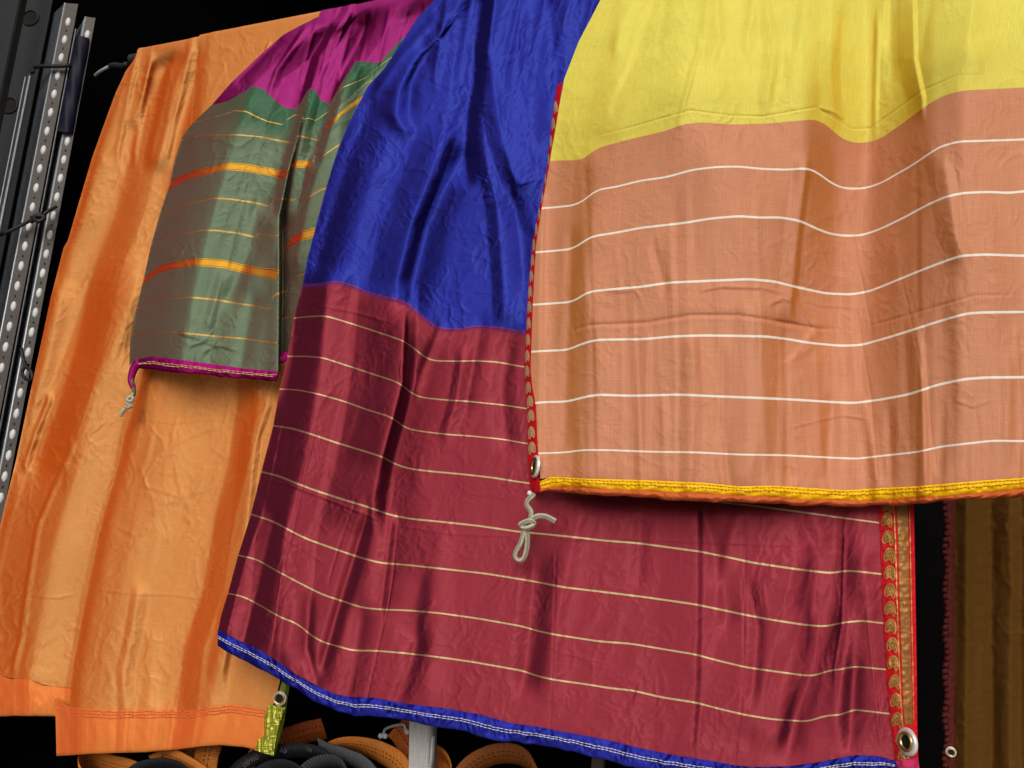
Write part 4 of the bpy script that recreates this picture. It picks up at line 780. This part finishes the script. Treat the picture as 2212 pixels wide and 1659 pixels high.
# ================================================================== dark brown cloth deep in the shade at the right
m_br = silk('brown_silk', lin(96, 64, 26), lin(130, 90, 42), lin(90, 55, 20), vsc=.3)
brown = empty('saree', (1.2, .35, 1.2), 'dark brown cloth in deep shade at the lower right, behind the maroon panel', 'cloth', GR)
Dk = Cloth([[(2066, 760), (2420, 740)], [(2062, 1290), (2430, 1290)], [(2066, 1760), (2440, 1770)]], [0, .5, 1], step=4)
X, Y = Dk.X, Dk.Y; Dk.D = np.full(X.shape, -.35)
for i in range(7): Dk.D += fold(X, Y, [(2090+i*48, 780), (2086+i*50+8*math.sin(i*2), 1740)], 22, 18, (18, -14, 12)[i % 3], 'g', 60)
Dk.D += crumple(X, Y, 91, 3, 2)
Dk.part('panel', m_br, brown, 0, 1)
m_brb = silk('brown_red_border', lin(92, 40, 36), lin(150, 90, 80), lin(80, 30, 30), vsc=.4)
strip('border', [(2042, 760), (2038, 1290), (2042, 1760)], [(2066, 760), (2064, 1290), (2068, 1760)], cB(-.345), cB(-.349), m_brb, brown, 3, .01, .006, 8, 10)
mb = MB()
for y in np.arange(1085, 1660, 13.5):
    c = pt(np.array(2043.+3*math.sin(y)), np.array(y), -.34); V, Fc, uv = tube_arrays([c+np.array([-.004, 0, -.003]), c+np.array([0, -.003, 0]), c+np.array([.004, 0, .003])], [.003, .005, .003], 6); mb.add(V, Fc, uv)
o = mb.build('bead_trim', m_brb, brown, True); o['kind'] = 'stuff'
eyelet(brown, (2054, 1624), -.335, .007, (0, -1, 0), .009)

# ================================================================== steel rack at the left
RD = -.07                                              # behind the cloths
def px(x, y, d): return pt(np.array(float(x)), np.array(float(y)), d)
def upright(label, cor, left, right, ztop, zbot, matL, matR, slot_px, n, slots_from, holes=True):
    """angle post: cor / left / right = (pixel x at row 430, depth) of its corner and two flange ends"""
    c, l, r = (px(a, 430, d) for a, d in (cor, left, right))
    root = empty('rack_post', (c[0], c[1], zbot), label, 'post', 'slotted steel posts of the rack')
    zc = (ztop+zbot)/2; hz = (ztop-zbot)/2
    def flange(name, a, b, mat):
        m = (a+b)/2; e = (b-a)/2; e[2] = 0; nn = np.cross(e, [0, 0, 1.]); nn /= np.linalg.norm(nn)
        return MB().box((m[0], m[1], zc), e, nn*.0012, (0, 0, hz)).build(name, mat, root), m, e, nn
    fl, ml, el, nl = flange('side_flange', c, l, matL); fr, mr, er, nr = flange('front_flange', c+np.array([.0005, 0, 0]), r, matR)
    V, Fc, uv = tube_arrays([(c[0], c[1]-.001, zbot), (c[0], c[1]-.001, ztop)], .0022, 8); mesh('rounded_edge', V, Fc, M_STEEL, root, uv)
    if nr@(CAM-mr) < 0: nr = -nr
    if nl@(CAM-ml) < 0: nl = -nl
    p0 = px(*slot_px[0], -mr[1]); p1 = px(*slot_px[1], -mr[1]); dz = (p0[2]-p1[2])/slot_px[2]
    f = .0; hb = MB(); first = None; eu = er/np.linalg.norm(er)
    for k in range(n):
        z = p0[2]+(slots_from-k)*dz
        if not zbot+.02 < z < ztop-.01: continue
        P = []
        for h, rr in ((0, 1.), (.002, .92), (.004, .6), (.0045, .02)):
            for a in np.arange(12)*2*math.pi/12: P.append((mr+eu*.0074*rr*math.cos(a)+nr*(h+.0008)+np.array([0, 0, .0140*rr*math.sin(a)]))*np.array([1, 1, 0])+np.array([0, 0, z+.0140*rr*math.sin(a)]))
        if first is None:
            first = mesh('slot_light', P, gridfaces(4, 12, True), M_ZINC_SLOT, root); z0 = z  # pale raised oval standing for light seen through a slot
        else:
            o = first.copy(); COL.objects.link(o); o.parent = root; o.location = (0, 0, z-z0)
        P = [mr+nr*.0017+eu*.0022*math.cos(a)+np.array([0, 0, z-dz/2-mr[2]+.004*math.sin(a)]) for a in np.arange(10)*2*math.pi/10]
        hb.add(P, [tuple(range(10))])
        if holes:
            P = [ml+nl*.0017+el/np.linalg.norm(el)*.0022*math.cos(a)+np.array([0, 0, z-ml[2]+.005*math.sin(a)]) for a in np.arange(10)*2*math.pi/10]; hb.add(P, [tuple(range(10))])
    o = hb.build('punched_holes', M_HOLE, root); o['kind'] = 'stuff'
    return root, c, l, r
zt = px(125, 23, RD)[2]
pA, cA, lA, rA = upright('front slotted steel post with pale lit slots, nearer the picture edge', (59, -.05), (33, -.085), (89, -.064), zt, .3, simple('blue_grey_steel', (.085, .095, .11), .5, .3, bump=.2, bscale=60, var=.35), M_STEELD, ((101, 363.3), (39.6, 661.3), 7.), 30, 8)
zb_ = px(150, 285, -.1)[2]
pB, cB_, lB, rB = upright('second slotted steel post with bright inner face, next to the orange cloth', (111.5, -.08), (98, -.125), (134, -.092), px(170, 52, -.1)[2], .3, simple('bright_steel', (.46, .49, .52), .35, .3, bump=.15, bscale=80, var=.2), M_STEELD, ((139.6, 345.6), (89, 675), 8.), 34, 9, False)
# black slots of the inner channel
ch = empty('rack_channel', (rA[0], rA[1], .3), 'dark slotted steel channel between the two posts', 'channel')
a, b = rA+np.array([.003, .004, 0]), lB+np.array([-.002, .006, 0]); m = (a+b)/2; e = (b-a)/2; e[2] = 0; nn = np.cross(e, [0, 0, 1.]); nn /= np.linalg.norm(nn); nn *= -np.sign(nn[1])
M_CH = simple('channel_steel', (.16, .165, .17), .4, .3, bump=.2, bscale=80, var=.4)
MB().box((m[0], m[1], (zt+.2)/2), e, nn*.0012, (0, 0, (zt-.35)/2)).build('web', M_CH, ch)
s0 = px(106, 378, -m[1]); s1 = px(61.5, 671.7, -m[1]); dz = (s0[2]-s1[2])/7; first = None
for k in range(-7, 26):
    z = s0[2]-k*dz
    if z > zt-.03 or z < .45: continue
    if first is None: first = MB().box((m[0], m[1], z), e*.55, nn*.0022, (0, 0, .0135)).build('slot', M_HOLE, ch); z0 = z
    else: o = first.copy(); COL.objects.link(o); o.parent = ch; o.location = (0, 0, z-z0)
# steel tube and the dark bracket panel with round notches
t0 = px(26, 346, .0); tb_ = empty('rack_tube', (t0[0], t0[1], .3), 'brushed steel tube standing beside the front slotted post', 'tube')
M_TUBE = simple('brushed_tube', (.20, .21, .25), .3, .9, bump=.2, bscale=40, var=.3)
ztub = px(72, 158, .0)[2]
tube('tube_body', [(t0[0], t0[1], .3), (t0[0], t0[1], 1.2), (t0[0], t0[1], ztub)], .0065, M_TUBE, tb_, 12)
tube('tube_rib', [(t0[0]+.009, t0[1]-.003, .3), (t0[0]+.009, t0[1]-.003, ztub-.01)], .0025, M_STEEL, tb_, 8); tube('tube_rib', [(t0[0]-.008, t0[1]-.003, .3), (t0[0]-.008, t0[1]-.003, ztub-.01)], .002, M_STEEL, tb_, 8)
pl = empty('bracket_plate', (*px(20, 120, -.02)[:2], .3), 'dark grey bracket panel with round notches at the top left corner', 'panel')
M_PAN = simple('dark_panel', (.009, .0095, .011), .65, .2, bump=.2, bscale=50, var=.35)
a = px(-130, 430, .01); b = px(30, 430, -.06); m = (a+b)/2; e = (b-a)/2; e[2] = 0; nn = np.cross(e, [0, 0, 1.]); nn /= np.linalg.norm(nn); nn *= -np.sign(nn[1])
MB().box((m[0], m[1], 1.7), e, nn*.002, (0, 0, 1.4)).build('sheet', M_PAN, pl)
eu = e/np.linalg.norm(e)
M_LIP = simple('panel_lip', (.035, .032, .03), .45, .6)
for (x, y) in ((67, 40), (22, 229), (-22, 420)):
    q = ray(np.array(float(x)), np.array(float(y))); tt = ((m-CAM)@nn)/(q@nn); c = CAM+tt*q
    P = [c+nn*h+eu*r*math.cos(t)+np.array([0, 0, r*math.sin(t)]) for h, r in ((.0022, .026), (.007, .025), (.007, .022), (.003, .0215)) for t in np.arange(24)*2*math.pi/24]
    n_ = mesh('notch', P, gridfaces(4, 24, True), M_LIP, pl)
    mesh('notch_hole', [c+nn*.0028+eu*.0215*math.cos(t)+np.array([0, 0, .0215*math.sin(t)]) for t in np.arange(24)*2*math.pi/24], [tuple(range(24))], M_HOLE, n_)
l0, l1 = px(57, 0, .02), px(4, 210, .02); MB().box((l1[0]+.006, l1[1], 1.7), (.005, 0, 0), (0, .008, 0), (0, 0, 1.4)).build('lip', M_LIP, pl)
# ties, strap and pin
def tie(label, pts, r, name='cable_tie', mat=M_BLACK, n=40):
    o = tube(name, smoothcurve([px(*p) for p in pts], n), r, mat, None, 8); return tag(o, label, 'tie' if name == 'cable_tie' else 'cord')
tie('black cable tie looped around the top of the front slotted post', [(70, 156, -.02), (72, 146, -.03), (90, 143, -.03), (120, 143, -.04), (150, 142, -.06), (152, 150, -.09)], .006)
tie('black elastic cord running from the left edge across both posts', [(-40, 520, .02), (0, 508, -.01), (25, 497, -.02), (55, 482, -.035), (75, 472, -.04), (90, 467, -.05), (105, 455, -.06), (122, 446, -.075)], .0045, 'bungee')
o = tie('knotted middle of the black cord on the rack posts', [(66, 480, -.03), (80, 466, -.03), (96, 470, -.04), (84, 478, -.03), (72, 470, -.03), (92, 460, -.04)], .0055)
o['label'] = 'small black knotted tie where the cord crosses the front post'
tie('black cable tie with a dangling loop low on the second post', [(46, 752, -.05), (50, 775, -.05), (56, 792, -.05), (66, 800, -.05), (70, 812, -.05), (66, 820, -.05), (55, 818, -.05), (48, 806, -.05), (54, 792, -.05), (62, 788, -.06)], .0042)
bw = np.array([px(150, 84, -.07), px(136, 285, -.07)]); cx_ = (bw[0, 0]+bw[1, 0])/2
V = []; rs = 24
for z in np.linspace(bw[1, 2], bw[0, 2], rs):
    for j, aa in enumerate(np.linspace(math.pi*.95, 2.05*math.pi, 14)): V.append((cx_+.016+.022*math.cos(aa), .085+.020*math.sin(aa)+.002*math.sin(z*60+j), z))
o = mesh('strap_wrap', V, gridfaces(rs, 14), webbing('navy_webbing', (.002, .002, .014), ribs=3.), None, [(j/13, i/23*.3) for i in range(rs) for j in range(14)])
tag(o, 'dark navy strap wrapped around the upper part of the second post', 'strap')
hk = tube('steel_pin', smoothcurve([px(206, 163, -.02), px(213, 157, -.005), px(222, 151, .0), px(233, 145, .0), px(243, 140, .0)], 20), .0042, M_STEEL, None, 10)
tube('clip', smoothcurve([px(238, 143, .0), px(250, 141, .0), px(262, 143, .0), px(276, 139, .0)], 16), .0075, M_BLACK, hk, 10)
tag(hk, 'short bright steel pin at the end of the bar, left of the orange cloth', 'pin')

# ================================================================== heap of webbing straps on the truck bed
M_WO = webbing('orange_webbing', lin(205, 120, 45), (.42, .6), 260.)
M_WK = webbing('black_webbing', (.005, .005, .006), None, 300.)
GS = 'lashing straps heaped below the cloths'
def strap(label, pts, wd, width, mat, name='webbing_strap', n=70, thick=.0022):
    o = ribbon(name, [px(*p) for p in pts], wd, width, mat, None, thick, n); return tag(o, label, 'strap', GS)
dn = (0.1, .25, -1.); ov = (0, 1, -.25)
strap('orange webbing loop at the left end of the strap heap, edge curling up', [(186, 1700, .02), (172, 1668, .01), (176, 1650, -.01), (195, 1637, -.04), (235, 1650, -.02), (290, 1664, .0), (330, 1690, .02)], [dn]*7, .042, M_WO)
strap('orange webbing strap lying flat under the hem of the orange cloth', [(330, 1646, -.02), (365, 1632, -.03), (400, 1625, -.05), (440, 1615, -.07), (480, 1612, -.1)], [(0, .5, -.9)]*5, .034, M_WO)
strap('wide orange webbing strap crossing the heap from upper left to lower right', [(350, 1630, -.02), (380, 1640, .0), (410, 1655, .01), (450, 1680, .03)], [(.25, .3, -.9)]*4, .045, M_WO)
strap('upright orange webbing strap standing in the middle of the heap', [(438, 1720, .01), (440, 1680, .0), (445, 1640, -.01), (452, 1610, -.03), (460, 1590, -.06)], [(1, .2, 0)]*5, .05, M_WO)
strap('short orange webbing end poking out right of the standing strap', [(525, 1680, .0), (535, 1655, .0), (550, 1630, -.02), (560, 1615, -.03)], [(.7, .2, -.5)]*4, .026, M_WO)
strap('rust orange webbing strap in the shade right of the gold border', [(600, 1600, -.09), (630, 1592, -.10), (660, 1582, -.11), (700, 1574, -.12)], [(0, .4, -.9)]*4, .048, webbing('rust_webbing', lin(165, 78, 26), (.35, .65), 260.))
strap('long orange webbing strap arching over the black straps', [(706, 1640, -.03), (708, 1622, -.03), (735, 1609, -.03), (775, 1610, -.02), (820, 1624, -.01), (858, 1647, .0), (885, 1690, .02)], [(.0, .55, -.85), (0, .8, -.6), (-.05, .8, -.6), (-.1, .6, -.8), (-.35, .3, -.85), (-.6, .2, -.6), (-.8, .2, -.4)], .042, M_WO)
strap('orange webbing strap with a wire buckle on its end', [(858, 1567, -.08), (872, 1582, -.075), (890, 1610, -.06), (920, 1640, -.05), (960, 1690, -.03)], [(1, .1, .15), (1, .1, .2), (.9, .1, .35), (.8, .1, .5), (.7, .1, .6)], .050, webbing('brown_orange_webbing', lin(190, 96, 34), (.4, .6), 260.))
strap('orange webbing strap curving away behind the white bundle', [(900, 1640, -.05), (935, 1622, -.05), (960, 1632, -.04), (975, 1660, -.03), (978, 1700, -.02)], [(0, .5, -.8)]*5, .03, M_WO)
strap('brown orange webbing strap arching in the shade right of the white bundle', [(985, 1690, -.02), (1020, 1652, -.03), (1065, 1630, -.04), (1110, 1628, -.05), (1140, 1645, -.05), (1165, 1690, -.04)], [(0, .45, -.9)]*6, .042, webbing('brown_webbing', lin(150, 84, 34), (.4, .6), 260.))
wk = strap('black webbing strap printed with grey letters, crossing below the gold border', [(488, 1690, .02), (520, 1655, .02), (560, 1632, .018), (612, 1623, .015), (660, 1621, .01), (700, 1634, .01), (740, 1670, .02)], [(.35, .05, -.95), (.35, .05, -.95), (.2, .05, -.98), (.02, .05, -1), (-.08, .05, -1), (-.35, .1, -.9), (-.4, .1, -.9)], .026, M_WK)
strap('dark grey webbing strap draped over the black one', [(690, 1612, .0), (715, 1624, .012), (750, 1635, .02), (785, 1652, .02), (820, 1690, .02)], [(-.3, .5, -.85), (-.3, .5, -.85), (-.3, .4, -.85), (-.45, .3, -.85), (-.5, .3, -.8)], .034, webbing('grey_webbing', (.07, .07, .075), None, 300.))
strap('dark ribbed webbing loop under the grey strap', [(640, 1700, .03), (665, 1662, .03), (700, 1645, .03), (735, 1650, .03), (760, 1690, .03)], [(.1, .5, -.85)]*5, .030, webbing('ribbed_black_webbing', (.03, .03, .032), None, 160.))
strap('black webbing strap sticking up at the left of the heap', [(385, 1720, .02), (378, 1690, .01), (372, 1655, -.01), (368, 1630, -.03)], [(1, .1, 0)]*4, .026, webbing('slate_webbing', (.06, .065, .075), None, 300.))
strap('black webbing ring lying at the front of the heap', [(270, 1690, .04), (300, 1662, .04), (345, 1652, .03), (390, 1660, .03), (420, 1690, .04)], [(0, .4, -.9)]*5, .03, M_WK)
strap('black webbing coil behind the printed strap', [(540, 1715, .03), (565, 1676, .03), (605, 1660, .03), (645, 1672, .03), (670, 1715, .03)], [(0, .4, -.9)]*5, .04, M_WK)
# printing on the black strap
M_INK = simple('grey_print', (.07, .07, .07), .7)
def lettering(txt, x, y, d, size, rot, parent):
    cu = bpy.data.curves.new('lettering', 'FONT'); cu.body = txt; cu.size = size; cu.align_x = 'CENTER'; cu.align_y = 'CENTER'
    ob = bpy.data.objects.new('tmp', cu); COL.objects.link(ob); dg = bpy.context.evaluated_depsgraph_get(); me = bpy.data.meshes.new_from_object(ob.evaluated_get(dg))
    V = np.array([v.co for v in me.vertices]); Fc = [tuple(p.vertices) for p in me.polygons]; bpy.data.objects.remove(ob)
    c, s_ = math.cos(rot), math.sin(rot); ctr = px(x, y, d); v_ = np.array([V[:, 0]*c-V[:, 1]*s_, V[:, 0]*s_+V[:, 1]*c]).T
    return mesh('lettering', ctr+np.stack([v_[:, 0], np.zeros(len(v_)), v_[:, 1]], -1), Fc, M_INK, parent, None, False)
lettering('ev', 612, 1623, .0185, .019, math.pi+.03, wk); lettering('olrnu', 541, 1643, .024, .018, .62, wk); lettering('INI', 668, 1620, .0145, .010, -.08, wk)
# buckle
bk = tube('wire_buckle', smoothcurve([px(*p) for p in ((826, 1592, -.07), (829, 1582, -.07), (834, 1574, -.07), (850, 1568, -.07), (868, 1565, -.07), (874, 1568, -.07), (876, 1582, -.07))], 40), .0028, M_STEEL, None, 8)
tag(bk, 'bent wire buckle on the end of a strap, left of the white bundle', 'buckle')
for p in ((822, 1590), (832, 1590), (879, 1581)): ring('rivet_head', px(*p, -.066), (0, -1, 0), [(.0001, .004), (.004, .003), (.0055, 0), (.004, -.003), (.0001, -.004)], M_ZINC_SLOT, bk, 12)
# white folded elastic
we = empty('elastic_bundle', px(912, 1700, .0), 'bundle of folded white elastic band standing upright at the bottom centre', 'bundle')
M_WE = webbing('white_elastic', (.62, .60, .58), None, 500., (.3, .3, .3))
for i in range(8):
    x = 895+i*5.3; ribbon('band_layer', [px(x-5, 1720, .02), px(x-3, 1690, .02), px(x-1.5, 1640, .018), px(x, 1560+(i % 3)*3+abs(i-5)*.6, .012-.001*(i % 2)), px(x+1, 1530, -.0)], [(.10, 1, 0)]*5, .026+.007*((i*7) % 5)/5, M_WE, we, .0032, 24)
ribbon('band_loop', [px(932, 1662, .033), px(934, 1620, .034), px(937, 1590, .03), px(934, 1640, .036), px(929, 1660, .036)], [(.1, 1, 0)]*5, .01, M_WE, we, .0015, 40)
# pale wooden batten standing far back under the maroon panel
bt = MB().box(px(1292, 1660, -.35), (.012, 0, 0), (0, .01, 0), (0, 0, .10)).build('wood_batten', simple('dim_wood', (.10, .065, .035), .7, var=.4, bscale=30, bump=.3), None); tag(bt, 'short dim wooden batten in the dark below the maroon hem', 'batten')
